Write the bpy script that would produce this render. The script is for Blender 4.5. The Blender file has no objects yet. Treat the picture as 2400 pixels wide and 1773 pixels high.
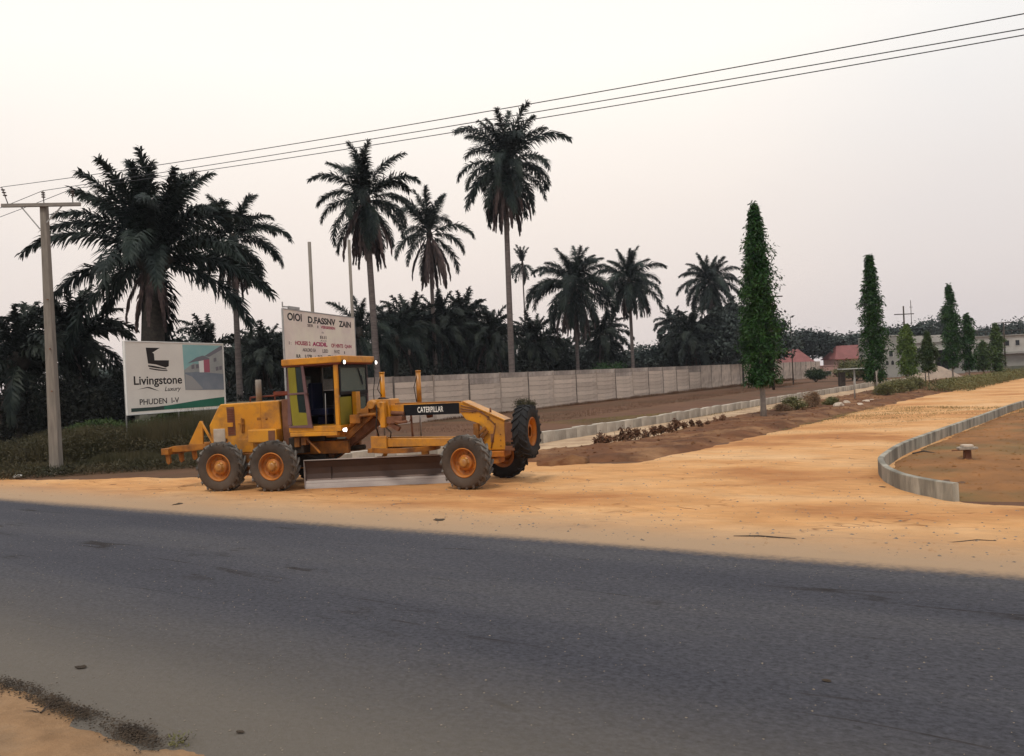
import bpy, bmesh, math, random
import numpy as np
from mathutils import Vector, Matrix, Euler
rnd = random.Random(7)
nr = np.random.RandomState(11)
C = bpy.context.scene.collection
SC = bpy.context.scene
PI = math.pi

# ------------------------------------------------------------------ camera, sky, sun, exposure
CAM_H = 2.74; ROLL = math.radians(2.7); FPX = 1900.0
cd = bpy.data.cameras.new('camera'); cam = bpy.data.objects.new('camera', cd); C.objects.link(cam)
cam.location = (0, 0, CAM_H)
cam.rotation_euler = (Matrix.Rotation(PI/2, 3, 'X') @ Matrix.Rotation(-ROLL, 3, 'Z')).to_euler()
cd.sensor_width = 36; cd.lens = 36*FPX/2400; cd.clip_start = 0.1; cd.clip_end = 4000
SC.camera = cam
SC.view_settings.view_transform = 'Standard'; SC.view_settings.look = 'None'
SC.view_settings.exposure = 0.12; SC.view_settings.gamma = 1; SC.view_settings.use_curve_mapping = False

SUN_EL = math.radians(58); SUN_AZ = math.radians(205)     # azimuth from +Y, clockwise
w = bpy.data.worlds.new('World'); SC.world = w; w.use_nodes = True
nt = w.node_tree; N = nt.nodes; LK = nt.links; N.clear()
out = N.new('ShaderNodeOutputWorld'); bg = N.new('ShaderNodeBackground'); bg.inputs['Strength'].default_value = 0.1
LK.new(bg.outputs[0], out.inputs[0])
sky = N.new('ShaderNodeTexSky'); sky.sky_type = 'NISHITA'; sky.sun_disc = False
sky.sun_elevation = SUN_EL; sky.sun_rotation = SUN_AZ; sky.air_density = 1.5; sky.dust_density = 6
tc = N.new('ShaderNodeTexCoord'); sp = N.new('ShaderNodeSeparateXYZ'); LK.new(tc.outputs['Generated'], sp.inputs[0])
rp = N.new('ShaderNodeValToRGB'); LK.new(sp.outputs['Z'], rp.inputs[0])
el = rp.color_ramp.elements
el[0].position = 0.0; el[0].color = (.69, .615, .59, 1); el[1].position = 1.0; el[1].color = (.80, .82, .84, 1)
for p, c in ((.06, (.71, .635, .605, 1)), (.2, (.81, .745, .70, 1)), (.36, (.93, .90, .85, 1)), (.6, (.86, .86, .85, 1))):
    e = el.new(p); e.color = c
# broad bright patch of thin cloud up ahead, cooler cloud to the sides
dp = N.new('ShaderNodeVectorMath'); dp.operation = 'DOT_PRODUCT'; LK.new(tc.outputs['Generated'], dp.inputs[0])
gd = Vector((-.16, .93, .36)).normalized(); dp.inputs[1].default_value = gd
mr = N.new('ShaderNodeMapRange'); mr.interpolation_type = 'SMOOTHERSTEP'
mr.inputs['From Min'].default_value = .72; mr.inputs['From Max'].default_value = 1.0; LK.new(dp.outputs['Value'], mr.inputs[0])
nz = N.new('ShaderNodeTexNoise'); nz.inputs['Scale'].default_value = 2.2; nz.inputs['Detail'].default_value = 4
mp = N.new('ShaderNodeMapping'); mp.inputs['Scale'].default_value = (1, 1, 2.4); LK.new(tc.outputs['Generated'], mp.inputs[0]); LK.new(mp.outputs[0], nz.inputs[0])
ad = N.new('ShaderNodeMath'); ad.operation = 'MULTIPLY_ADD'; LK.new(nz.outputs['Fac'], ad.inputs[0]); ad.inputs[1].default_value = .9; ad.inputs[2].default_value = -.45
ad2 = N.new('ShaderNodeMath'); ad2.operation = 'ADD'; ad2.use_clamp = True; LK.new(mr.outputs[0], ad2.inputs[0]); LK.new(ad.outputs[0], ad2.inputs[1])
mg = N.new('ShaderNodeMix'); mg.data_type = 'RGBA'; mg.blend_type = 'MULTIPLY'; mg.inputs[0].default_value = 1
cr = N.new('ShaderNodeValToRGB'); LK.new(ad2.outputs[0], cr.inputs[0])
cr.color_ramp.elements[0].color = (.92, .93, .955, 1); cr.color_ramp.elements[1].color = (1.05, 1.025, 1.0, 1)
LK.new(rp.outputs[0], mg.inputs[6]); LK.new(cr.outputs[0], mg.inputs[7])
sc10 = N.new('ShaderNodeVectorMath'); sc10.operation = 'SCALE'; sc10.inputs['Scale'].default_value = 10.9
LK.new(mg.outputs[2], sc10.inputs[0])
mx = N.new('ShaderNodeMix'); mx.data_type = 'RGBA'; mx.inputs[0].default_value = .94
LK.new(sky.outputs[0], mx.inputs[6]); LK.new(sc10.outputs[0], mx.inputs[7]); LK.new(mx.outputs[2], bg.inputs[0])

sd = bpy.data.lights.new('sun', 'SUN'); sd.energy = 1.5; sd.angle = math.radians(10); sd.color = (1, .93, .82)
sun = bpy.data.objects.new('sun', sd); C.objects.link(sun)
sv = Vector((math.sin(SUN_AZ)*math.cos(SUN_EL), math.cos(SUN_AZ)*math.cos(SUN_EL), math.sin(SUN_EL)))
sun.rotation_euler = sv.to_track_quat('Z', 'Y').to_euler(); sun.location = sv*60

# ------------------------------------------------------------------ surveying: photo pixel -> place at a known distance
_c, _s = math.cos(ROLL), math.sin(ROLL)
def ab(px, py):
    u = (px-1200)/FPX; v = (886.5-py)/FPX
    return u*_c+v*_s, -u*_s+v*_c
def at(px, py, Y):
    a, b = ab(px, py); return Vector((a*Y, Y, CAM_H+b*Y))
def gp(px, py):
    a, b = ab(px, py); Y = CAM_H/(-b); return Vector((a*Y, Y, 0))

# ------------------------------------------------------------------ objects
def tag(o, label=None, cat=None, group=None, kind=None):
    if label: o['label'] = label
    if cat: o['category'] = cat
    if group: o['group'] = group
    if kind: o['kind'] = kind
    return o
def link(name, me, parent=None, loc=None, rot=None, scale=None):
    o = bpy.data.objects.new(name, me); C.objects.link(o)
    if parent: o.parent = parent
    if loc is not None: o.location = loc
    if rot is not None: o.rotation_euler = rot
    if scale is not None: o.scale = (scale,)*3 if isinstance(scale, (int, float)) else scale
    return o
def thing(name, label, cat, loc=(0, 0, 0), rz=0, group=None):
    return tag(link(name, None, None, loc, (0, 0, rz)), label, cat, group)
class MB:
    def __init__(s): s.v = []; s.f = []; s.sm = []
    def add(s, vs, fs, smooth=False):
        k = len(s.v); s.v += [tuple(p) for p in vs]; s.f += [tuple(i+k for i in q) for q in fs]; s.sm += [smooth]*len(fs)
        return s
    def box(s, a, b, M=None):
        (x0, y0, z0), (x1, y1, z1) = a, b
        vs = [Vector(p) for p in ((x0,y0,z0),(x1,y0,z0),(x1,y1,z0),(x0,y1,z0),(x0,y0,z1),(x1,y0,z1),(x1,y1,z1),(x0,y1,z1))]
        if M: vs = [M @ p for p in vs]
        return s.add(vs, ((0,3,2,1),(4,5,6,7),(0,1,5,4),(1,2,6,5),(2,3,7,6),(3,0,4,7)))
    def bar(s, p, q, w, h, up=(0, 0, 1)):
        p, q = Vector(p), Vector(q); d = (q-p); L = d.length; d.normalize(); u = Vector(up)
        r = d.cross(u)
        if r.length < 1e-4: r = d.cross(Vector((0, 1, 0)))
        r.normalize(); u = r.cross(d)
        vs = []
        for e in (p, q):
            for a, b in ((-1,-1),(1,-1),(1,1),(-1,1)): vs.append(e+r*a*w/2+u*b*h/2)
        return s.add(vs, ((0,3,2,1),(4,5,6,7),(0,1,5,4),(1,2,6,5),(2,3,7,6),(3,0,4,7)))
    def tube(s, pts, rad, n=10, caps=True):
        pts = [Vector(p) for p in pts]
        if isinstance(rad, (int, float)): rad = [rad]*len(pts)
        k = len(s.v); prev = None
        for i, p in enumerate(pts):
            d = (pts[min(i+1, len(pts)-1)]-pts[max(i-1, 0)]).normalized()
            if prev is None: r = d.orthogonal().normalized()
            else: r = (prev-d*prev.dot(d)).normalized()
            prev = r; u = d.cross(r)
            for j in range(n):
                a = 2*PI*j/n; s.v.append(tuple(p+(r*math.cos(a)+u*math.sin(a))*rad[i]))
        for i in range(len(pts)-1):
            for j in range(n):
                a = k+i*n+j; b = k+i*n+(j+1) % n; s.f.append((a, b, b+n, a+n)); s.sm.append(True)
        if caps:
            s.f.append(tuple(k+j for j in range(n-1, -1, -1))); s.sm.append(False)
            s.f.append(tuple(k+(len(pts)-1)*n+j for j in range(n))); s.sm.append(False)
        return s
    def prism(s, poly, y0, y1):                      # polygon in x,z pushed along y
        n = len(poly); vs = [(x, y0, z) for x, z in poly]+[(x, y1, z) for x, z in poly]
        fs = [tuple(range(n)), tuple(range(2*n-1, n-1, -1))]+[(i, n+i, n+(i+1) % n, (i+1) % n) for i in range(n)]
        return s.add(vs, fs)
    def plate(s, poly, z0, z1):                      # polygon in x,y pushed along z
        n = len(poly); vs = [(x, y, z0) for x, y in poly]+[(x, y, z1) for x, y in poly]
        fs = [tuple(range(n-1, -1, -1)), tuple(range(n, 2*n))]+[(i, (i+1) % n, n+(i+1) % n, n+i) for i in range(n)]
        return s.add(vs, fs)
    def lathe(s, prof, n=32, axis='y', c=(0, 0, 0), smooth=True):   # prof: (radius, along axis)
        k = len(s.v); cx, cy, cz = c
        for r, h in prof:
            for j in range(n):
                a = 2*PI*j/n; q = (r*math.cos(a), r*math.sin(a))
                s.v.append((cx+q[0], cy+h, cz+q[1]) if axis == 'y' else (cx+h, cy+q[0], cz+q[1]) if axis == 'x' else (cx+q[0], cy+q[1], cz+h))
        for i in range(len(prof)-1):
            for j in range(n):
                a = k+i*n+j; b = k+i*n+(j+1) % n; s.f.append((a, b, b+n, a+n)); s.sm.append(smooth)
        return s
    def mesh(s, name, mat):
        me = bpy.data.meshes.new(name); me.from_pydata(s.v, [], s.f); me.polygons.foreach_set('use_smooth', s.sm)
        bm = bmesh.new(); bm.from_mesh(me); bmesh.ops.recalc_face_normals(bm, faces=bm.faces); bm.to_mesh(me); bm.free()
        if mat: me.materials.append(mat)
        return me
    def build(s, name, mat, parent=None, loc=None, rot=None, bevel=0, label=None):
        o = link(name, s.mesh(name, mat), parent, loc, rot)
        if bevel:
            m = o.modifiers.new('bevel', 'BEVEL'); m.width = bevel; m.segments = 2; m.limit_method = 'ANGLE'; m.angle_limit = .6
        if label: o['label'] = label
        return o
def npmesh(name, V, F, mat, smooth=False):            # F: (n,3) or (n,4) int array
    me = bpy.data.meshes.new(name); V = np.asarray(V, np.float32); F = np.asarray(F, np.int32); k = F.shape[1]
    me.vertices.add(len(V)); me.vertices.foreach_set('co', V.ravel())
    me.loops.add(F.size); me.loops.foreach_set('vertex_index', F.ravel())
    me.polygons.add(len(F)); me.polygons.foreach_set('loop_start', np.arange(0, F.size, k, dtype=np.int32))
    me.polygons.foreach_set('loop_total', np.full(len(F), k, np.int32)); me.polygons.foreach_set('use_smooth', np.full(len(F), smooth))
    me.update(calc_edges=True)
    if mat: me.materials.append(mat)
    return me
def text_mesh(txt, mat, h, w=None, bold=.0, shear=0):  # flat lettering in x,z, its lower left corner at the origin, facing -y
    cu = bpy.data.curves.new('t', 'FONT'); cu.body = txt; cu.size = 1; cu.offset = bold; cu.shear = shear
    o = bpy.data.objects.new('t', cu); C.objects.link(o); bpy.context.view_layer.update()
    me = bpy.data.meshes.new_from_object(o); bpy.data.objects.remove(o); bpy.data.curves.remove(cu)
    n = len(me.vertices); co = np.zeros(n*3, np.float32); me.vertices.foreach_get('co', co); co = co.reshape(-1, 3)
    lo = co.min(0); hi = co.max(0); s = h/(hi[1]-lo[1]); sx = (w/(hi[0]-lo[0])) if w else s
    q = np.stack([(co[:, 0]-lo[0])*sx, co[:, 2]*0, (co[:, 1]-lo[1])*s], 1).astype(np.float32)
    me.vertices.foreach_set('co', q.ravel()); me.materials.clear(); me.materials.append(mat); me.update(); return me

# ------------------------------------------------------------------ materials
def mat(name, col, rough=.6, metal=0, col2=None, nscale=3, detail=6, bump=0, bscale=None, stretch=None, var=0, col3=None, n3=.4, spec=.22, coords='Object', dust=0, sheen=None, lo=.35, hi=.65):
    m = bpy.data.materials.new(name); m.use_nodes = True; t = m.node_tree; n = t.nodes; l = t.links
    b = n['Principled BSDF']; b.inputs['Roughness'].default_value = rough; b.inputs['Metallic'].default_value = metal
    b.inputs['Specular IOR Level'].default_value = spec
    tcn = n.new('ShaderNodeTexCoord'); src = tcn.outputs[coords]
    if stretch:
        mpn = n.new('ShaderNodeMapping'); mpn.inputs['Scale'].default_value = stretch[:3]
        if len(stretch) > 3: mpn.inputs['Rotation'].default_value = (0, 0, stretch[3])
        mpn.vector_type = 'TEXTURE' if False else 'POINT'
        l.new(src, mpn.inputs[0]); src = mpn.outputs[0]
    cur = None
    if col2 is not None:
        z = n.new('ShaderNodeTexNoise'); z.inputs['Scale'].default_value = nscale; z.inputs['Detail'].default_value = detail; z.inputs['Roughness'].default_value = .6
        l.new(src, z.inputs[0]); r = n.new('ShaderNodeValToRGB'); l.new(z.outputs['Fac'], r.inputs[0])
        r.color_ramp.elements[0].position = lo; r.color_ramp.elements[1].position = hi
        r.color_ramp.elements[0].color = (*col, 1); r.color_ramp.elements[1].color = (*col2, 1); cur = r.outputs[0]
    if col3 is not None:
        z = n.new('ShaderNodeTexNoise'); z.inputs['Scale'].default_value = n3; z.inputs['Detail'].default_value = 8; z.inputs['Roughness'].default_value = .65
        l.new(src, z.inputs[0]); r = n.new('ShaderNodeMapRange'); l.new(z.outputs['Fac'], r.inputs[0]); r.inputs[1].default_value = .47; r.inputs[2].default_value = .68
        x = n.new('ShaderNodeMix'); x.data_type = 'RGBA'; l.new(r.outputs[0], x.inputs[0])
        if cur: l.new(cur, x.inputs[6])
        else: x.inputs[6].default_value = (*col, 1)
        x.inputs[7].default_value = (*col3, 1); cur = x.outputs[2]
    if dust:      # dried splashes of road dust, thicker near the ground
        ge = n.new('ShaderNodeNewGeometry'); se = n.new('ShaderNodeSeparateXYZ'); l.new(ge.outputs['Position'], se.inputs[0])
        z = n.new('ShaderNodeTexNoise'); z.inputs['Scale'].default_value = 3.2; z.inputs['Detail'].default_value = 9; z.inputs['Roughness'].default_value = .7; l.new(ge.outputs['Position'], z.inputs[0])
        ma = n.new('ShaderNodeMath'); ma.operation = 'MULTIPLY_ADD'; l.new(z.outputs['Fac'], ma.inputs[0]); ma.inputs[1].default_value = -2.6; l.new(se.outputs['Z'], ma.inputs[2])
        r = n.new('ShaderNodeMapRange'); l.new(ma.outputs[0], r.inputs[0]); r.inputs[1].default_value = .7; r.inputs[2].default_value = -1.0; r.inputs[4].default_value = dust
        x = n.new('ShaderNodeMix'); x.data_type = 'RGBA'; l.new(r.outputs[0], x.inputs[0])
        if cur: l.new(cur, x.inputs[6])
        else: x.inputs[6].default_value = (*col, 1)
        x.inputs[7].default_value = (.30, .175, .09, 1); cur = x.outputs[2]
    if var:
        oi = n.new('ShaderNodeObjectInfo'); h = n.new('ShaderNodeHueSaturation')
        r = n.new('ShaderNodeMapRange'); r.inputs[3].default_value = 1-var; r.inputs[4].default_value = 1+var
        l.new(oi.outputs['Random'], r.inputs[0]); l.new(r.outputs[0], h.inputs['Value'])
        if cur: l.new(cur, h.inputs['Color'])
        else: h.inputs['Color'].default_value = (*col, 1)
        cur = h.outputs[0]
    if cur: l.new(cur, b.inputs['Base Color'])
    else: b.inputs['Base Color'].default_value = (*col, 1)
    if bump:
        z = n.new('ShaderNodeTexNoise'); z.inputs['Scale'].default_value = bscale or nscale*4; z.inputs['Detail'].default_value = 8; z.inputs['Roughness'].default_value = .7
        l.new(src, z.inputs[0]); bp = n.new('ShaderNodeBump'); bp.inputs['Strength'].default_value = min(1, bump); bp.inputs['Distance'].default_value = .02*max(1, bump)
        l.new(z.outputs['Fac'], bp.inputs['Height']); l.new(bp.outputs[0], b.inputs['Normal'])
    return m
def emis(name, col, st):
    m = mat(name, col, .3); b = m.node_tree.nodes['Principled BSDF']; b.inputs['Emission Color'].default_value = (*col, 1); b.inputs['Emission Strength'].default_value = st; return m
def glassy(name, col, alpha, rough=.08):
    m = mat(name, col, rough); b = m.node_tree.nodes['Principled BSDF']; b.inputs['Alpha'].default_value = alpha; return m
def leafmat(name, a, b_, var=.25, sc=.6, rough=.55):
    m = mat(name, a, rough, col2=b_, nscale=sc, detail=3, var=var, spec=.12); return m

M = {}
M['earth'] = mat('dry_earth', (.10, .047, .026), .95, col2=(.15, .074, .040), nscale=.35, col3=(.07, .045, .022), n3=.12, bump=1, bscale=7)
M['asphalt'] = None
M['concrete'] = mat('concrete', (.36, .32, .285), .9, col2=(.25, .225, .20), nscale=1.3, bump=.6, bscale=18, var=.10)
M['wallc'] = mat('wall_concrete', (.56, .455, .375), .92, col2=(.42, .34, .285), nscale=.8, stretch=(.7, .7, 1.6), bump=.5, bscale=14, var=.15, col3=(.24, .195, .17), n3=.45)
M['wallpost'] = mat('wall_joint', (.10, .085, .075), .95, col2=(.24, .2, .17), nscale=2, stretch=(1, 1, .3))
M['blockgrey'] = mat('old_block', (.17, .165, .135), .95, col2=(.10, .105, .075), nscale=1.8, bump=.8, bscale=16, var=.25)
M['mortar'] = mat('mortar', (.09, .085, .07), .95, col2=(.06, .06, .045), nscale=3)
M['pole'] = mat('weathered_concrete', (.24, .21, .18), .9, col2=(.16, .14, .12), nscale=3, stretch=(3, 3, .4), bump=.5, bscale=16)
M['polewood'] = mat('crossarm_wood', (.27, .24, .21), .9, col2=(.17, .15, .14), nscale=6, stretch=(.4, 3, 3))
M['black'] = mat('black', (.008, .008, .010), .5, spec=.15)
M['wire'] = mat('wire', (.03, .03, .035), .5)
M['porcelain'] = mat('insulator', (.09, .07, .065), .3)
M['galv'] = mat('galvanised_steel', (.42, .41, .40), .5, metal=.3, col2=(.30, .29, .28), nscale=4)
M['rust'] = mat('rust_and_shade_steel', (.12, .05, .03), .85, col2=(.2, .09, .05), nscale=5)
M['yellow'] = mat('yellow_paint', (.62, .265, .006), .36, spec=.5, dust=.30, col2=(.50, .19, .005), nscale=.9, col3=(.24, .10, .025), n3=1.6, bump=.12, bscale=9)
M['yellowg'] = mat('greasy_yellow_paint', (.36, .135, .018), .6, col2=(.11, .045, .017), nscale=2.6, bump=.5, bscale=14)
M['orange'] = mat('orange_paint', dust=.22, rough=.5, col=(.50, .165, .013), col2=(.36, .095, .01), nscale=2.2, col3=(.20, .08, .03), n3=3)
M['olive'] = mat('olive_panel', (.22, .185, .018), .6, col2=(.17, .14, .015), nscale=1.2)
M['maroon'] = mat('faded_maroon', (.16, .085, .085), .6, col2=(.11, .06, .06), nscale=2)
M['redbrown'] = mat('red_oxide', (.20, .05, .025), .6, col2=(.12, .03, .02), nscale=2)
M['dark'] = mat('grease_and_shade_dark', (.018, .014, .012), .7, col2=(.04, .028, .02), nscale=4)
M['blade'] = mat('worn_blade_steel', dust=.12, rough=.38, col=(.045, .033, .036), metal=.35, col2=(.028, .021, .023), nscale=1.1, stretch=(.6, 1, 2), bump=.15, bscale=8)
M['edge'] = mat('bright_cutting_edge', (.46, .41, .38), .45, metal=.2, col2=(.32, .28, .26), nscale=2.4, stretch=(.4, 1, 1.5))
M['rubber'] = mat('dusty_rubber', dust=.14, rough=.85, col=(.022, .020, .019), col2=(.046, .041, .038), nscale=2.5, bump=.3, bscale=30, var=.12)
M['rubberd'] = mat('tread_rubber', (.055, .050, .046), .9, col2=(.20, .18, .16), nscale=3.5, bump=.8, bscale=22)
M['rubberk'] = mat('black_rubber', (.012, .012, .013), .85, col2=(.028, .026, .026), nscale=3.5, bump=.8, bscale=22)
M['seat'] = mat('navy_vinyl', (.008, .01, .035), .5)
M['glass'] = glassy('tinted_glass', (.17, .20, .18), .55)
M['glassd'] = glassy('dark_glass', (.02, .03, .03), .8)
M['lamp'] = emis('lit_lamp', (1, .93, .86), 2.2)
M['white'] = mat('white_paint', (.76, .74, .70), .55, col2=(.66, .64, .60), nscale=1.5)
M['signface'] = mat('sign_vinyl', (.78, .72, .64), .5, col2=(.70, .64, .57), nscale=.6)
M['signface2'] = mat('old_sign_paint', (.78, .66, .58), .6, col2=(.66, .54, .48), nscale=.9, col3=(.8, .72, .58), n3=.5)
M['ink'] = mat('sign_ink', (.02, .015, .014), .6)
M['inkg'] = mat('faded_ink', (.14, .10, .09), .7)
M['inkr'] = mat('faded_red_ink', (.36, .07, .10), .7)
M['inkm'] = mat('magenta_ink', (.36, .02, .10), .7)
M['green'] = mat('sign_green', (.02, .13, .08), .5, col2=(.03, .17, .105), nscale=.5)
M['greend'] = mat('sign_dark_green', (.03, .055, .045), .5)
M['teal'] = mat('print_sky', (.22, .42, .42), .5, col2=(.30, .47, .45), nscale=.8)
M['pslate'] = mat('print_slate', (.17, .20, .24), .5, col2=(.24, .26, .29), nscale=1.2)
M['pgrey'] = mat('print_wall', (.38, .38, .36), .5, col2=(.30, .31, .30), nscale=1.4)
M['pink'] = mat('print_crimson', (.38, .11, .15), .5)
M['proof'] = mat('print_roof', (.18, .17, .19), .5)
M['grndpr'] = mat('print_road', (.34, .33, .32), .5)
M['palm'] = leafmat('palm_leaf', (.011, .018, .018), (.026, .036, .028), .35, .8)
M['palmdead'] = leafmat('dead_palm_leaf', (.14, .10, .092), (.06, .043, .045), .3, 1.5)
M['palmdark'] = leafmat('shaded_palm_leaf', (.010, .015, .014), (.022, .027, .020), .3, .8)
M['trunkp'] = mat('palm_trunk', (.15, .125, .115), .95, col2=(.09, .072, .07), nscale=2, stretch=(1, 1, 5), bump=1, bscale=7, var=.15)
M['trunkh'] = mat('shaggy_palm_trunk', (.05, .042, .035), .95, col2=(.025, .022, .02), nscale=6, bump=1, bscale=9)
M['bark'] = mat('pale_bark', (.28, .245, .21), .9, col2=(.2, .17, .15), nscale=5, bump=.6, bscale=20)
M['barkd'] = mat('dark_bark', (.07, .055, .045), .95, col2=(.045, .035, .03), nscale=5)
M['ashoka'] = leafmat('ashoka_leaf', (.008, .034, .008), (.034, .078, .018), .12, 1.3, .4)
M['lime'] = leafmat('pale_green_leaf', (.055, .095, .02), (.09, .13, .03), .1, 1.2)
M['shrub'] = leafmat('shrub_leaf', (.026, .048, .016), (.055, .08, .026), .3, .9)
M['olivel'] = leafmat('olive_leaf', (.10, .105, .04), (.17, .15, .065), .25, 1.2)
M['dryleaf'] = leafmat('dry_leaf', (.13, .075, .045), (.22, .14, .08), .25, 1.5)
M['weed'] = leafmat('weed_leaf', (.034, .034, .016), (.085, .068, .036), .2, .7)
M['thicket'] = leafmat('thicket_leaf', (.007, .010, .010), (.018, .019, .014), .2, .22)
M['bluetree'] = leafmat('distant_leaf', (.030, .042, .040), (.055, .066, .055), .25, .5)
M['redleaf'] = leafmat('rust_red_leaf', (.12, .035, .02), (.07, .03, .02), .2, 1)
M['redroof'] = mat('red_roof', (.23, .085, .078), .7, col2=(.17, .065, .06), nscale=.6)
M['pinkwall'] = mat('pink_wall', (.42, .25, .22), .85, col2=(.33, .2, .18), nscale=.6)
M['greyb'] = mat('bare_render', (.30, .29, .265), .92, col2=(.22, .215, .20), nscale=.35, bump=.3)
M['greyb2'] = mat('pale_parapet', (.42, .41, .385), .92, col2=(.33, .32, .30), nscale=.5)
M['window'] = mat('dark_window', (.02, .022, .025), .25)
M['stone'] = mat('stone', (.30, .25, .2), .95, col2=(.17, .14, .115), nscale=4, bump=.8, bscale=10, var=.3)
M['stonew'] = mat('pale_stone', (.55, .45, .36), .95, col2=(.4, .32, .25), nscale=3, bump=.8, bscale=10, var=.2)
M['darkstone'] = mat('dark_clod', (.035, .026, .02), .95, col2=(.085, .06, .04), nscale=6, bump=.8, bscale=12, var=.3)
M['sandpile'] = mat('sand_pile', (.34, .26, .2), .95, col2=(.25, .19, .15), nscale=1.2, bump=.8, bscale=6)
M['path'] = mat('pale_soil', (.50, .36, .23), .95, col2=(.36, .24, .15), nscale=1.2, col3=(.24, .15, .09), n3=.8, bump=.8, bscale=9)
M['soil'] = mat('red_brown_soil', (.15, .060, .024), .95, col2=(.085, .036, .016), nscale=.8, bump=1, bscale=8, col3=(.27, .14, .065), n3=.55)
M['plot'] = mat('right_plot_soil', (.30, .135, .048), .95, col2=(.17, .08, .03), nscale=.5, bump=1, bscale=7, col3=(.13, .10, .042), n3=.2)

def ground_mat(name, cols, rot, sx, bump, fine, finecol, scale=.35, edge=None, scratch=None, finex=1.):
    """earth with streaks along one direction; cols: three colours by broad noise"""
    m = bpy.data.materials.new(name); m.use_nodes = True; t = m.node_tree; n = t.nodes; l = t.links
    b = n['Principled BSDF']; b.inputs['Roughness'].default_value = .93; b.inputs['Specular IOR Level'].default_value = .25
    g = n.new('ShaderNodeNewGeometry')
    rr = n.new('ShaderNodeVectorRotate'); rr.rotation_type = 'Z_AXIS'; rr.inputs['Angle'].default_value = -rot; l.new(g.outputs['Position'], rr.inputs[0])
    ms = n.new('ShaderNodeVectorMath'); ms.operation = 'MULTIPLY'; ms.inputs[1].default_value = (sx, 1, 1); l.new(rr.outputs[0], ms.inputs[0])
    mf = n.new('ShaderNodeVectorMath'); mf.operation = 'MULTIPLY'; mf.inputs[1].default_value = (finex, 1, 1); l.new(rr.outputs[0], mf.inputs[0])
    def noise(src, s, d=8, r=.6):
        z = n.new('ShaderNodeTexNoise'); z.inputs['Scale'].default_value = s; z.inputs['Detail'].default_value = d; z.inputs['Roughness'].default_value = r; l.new(src, z.inputs[0]); return z.outputs['Fac']
    r = n.new('ShaderNodeValToRGB'); l.new(noise(ms.outputs[0], scale), r.inputs[0])
    e = r.color_ramp.elements; e[0].position = .36; e[0].color = (*cols[0], 1); e[1].position = .64; e[1].color = (*cols[2], 1); k = e.new(.5); k.color = (*cols[1], 1)
    x = n.new('ShaderNodeMix'); x.data_type = 'RGBA'; x.blend_type = 'MULTIPLY'; x.inputs[0].default_value = 1
    r2 = n.new('ShaderNodeMapRange'); l.new(noise(mf.outputs[0], fine, 10, .75), r2.inputs[0]); r2.inputs[1].default_value = .3; r2.inputs[2].default_value = .7; r2.inputs[3].default_value = finecol[0]; r2.inputs[4].default_value = finecol[1]
    l.new(r.outputs[0], x.inputs[6]); l.new(r2.outputs[0], x.inputs[7]); cur = x.outputs[2]
    if scratch:   # thin dark broken lines, patchy
        za = noise(ms.outputs[0], scratch, 3, .5); c1 = n.new('ShaderNodeMapRange'); l.new(za, c1.inputs[0]); c1.inputs[1].default_value = .497; c1.inputs[2].default_value = .507
        c2 = n.new('ShaderNodeMapRange'); l.new(za, c2.inputs[0]); c2.inputs[1].default_value = .521; c2.inputs[2].default_value = .509
        c3 = n.new('ShaderNodeMapRange'); l.new(noise(g.outputs['Position'], .55, 4, .6), c3.inputs[0]); c3.inputs[1].default_value = .50; c3.inputs[2].default_value = .62
        p1 = n.new('ShaderNodeMath'); p1.operation = 'MULTIPLY'; l.new(c1.outputs[0], p1.inputs[0]); l.new(c2.outputs[0], p1.inputs[1])
        p2 = n.new('ShaderNodeMath'); p2.operation = 'MULTIPLY'; l.new(p1.outputs[0], p2.inputs[0]); l.new(c3.outputs[0], p2.inputs[1])
        y = n.new('ShaderNodeMix'); y.data_type = 'RGBA'; y.blend_type = 'MULTIPLY'; l.new(p2.outputs[0], y.inputs[0]); l.new(cur, y.inputs[6]); y.inputs[7].default_value = (.42, .34, .28, 1); cur = y.outputs[2]
    if edge:      # sand blown over the sealed surface near its two edges; n = distance across the road
        dt = n.new('ShaderNodeVectorMath'); dt.operation = 'DOT_PRODUCT'; l.new(g.outputs['Position'], dt.inputs[0]); dt.inputs[1].default_value = edge['nrm']
        nz1 = noise(ms.outputs[0], .5, 8); nz2 = noise(g.outputs['Position'], 9, 6)
        am = n.new('ShaderNodeMath'); am.operation = 'MULTIPLY_ADD'; l.new(nz1, am.inputs[0]); am.inputs[1].default_value = .8; l.new(dt.outputs['Value'], am.inputs[2])
        bm_ = n.new('ShaderNodeMath'); bm_.operation = 'MULTIPLY_ADD'; l.new(nz2, bm_.inputs[0]); bm_.inputs[1].default_value = .5; l.new(am.outputs[0], bm_.inputs[2])
        for (a0, a1, c, mxv) in edge['bands']:
            q = n.new('ShaderNodeMapRange'); q.interpolation_type = 'SMOOTHSTEP'; l.new(bm_.outputs[0], q.inputs[0]); q.inputs[1].default_value = a0; q.inputs[2].default_value = a1; q.inputs[4].default_value = mxv
            y = n.new('ShaderNodeMix'); y.data_type = 'RGBA'; l.new(q.outputs[0], y.inputs[0]); l.new(cur, y.inputs[6]); y.inputs[7].default_value = (*c, 1); cur = y.outputs[2]
    l.new(cur, b.inputs['Base Color'])
    bp = n.new('ShaderNodeBump'); bp.inputs['Strength'].default_value = bump; bp.inputs['Distance'].default_value = .03
    l.new(noise(g.outputs['Position'], 14, 10, .75), bp.inputs['Height']); l.new(bp.outputs[0], b.inputs['Normal'])
    return m
RN = Vector((.5325, .8464, 0)); RD = Vector((.8464, -.5325, 0)); RROT = math.atan2(RD.y, RD.x)
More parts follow.
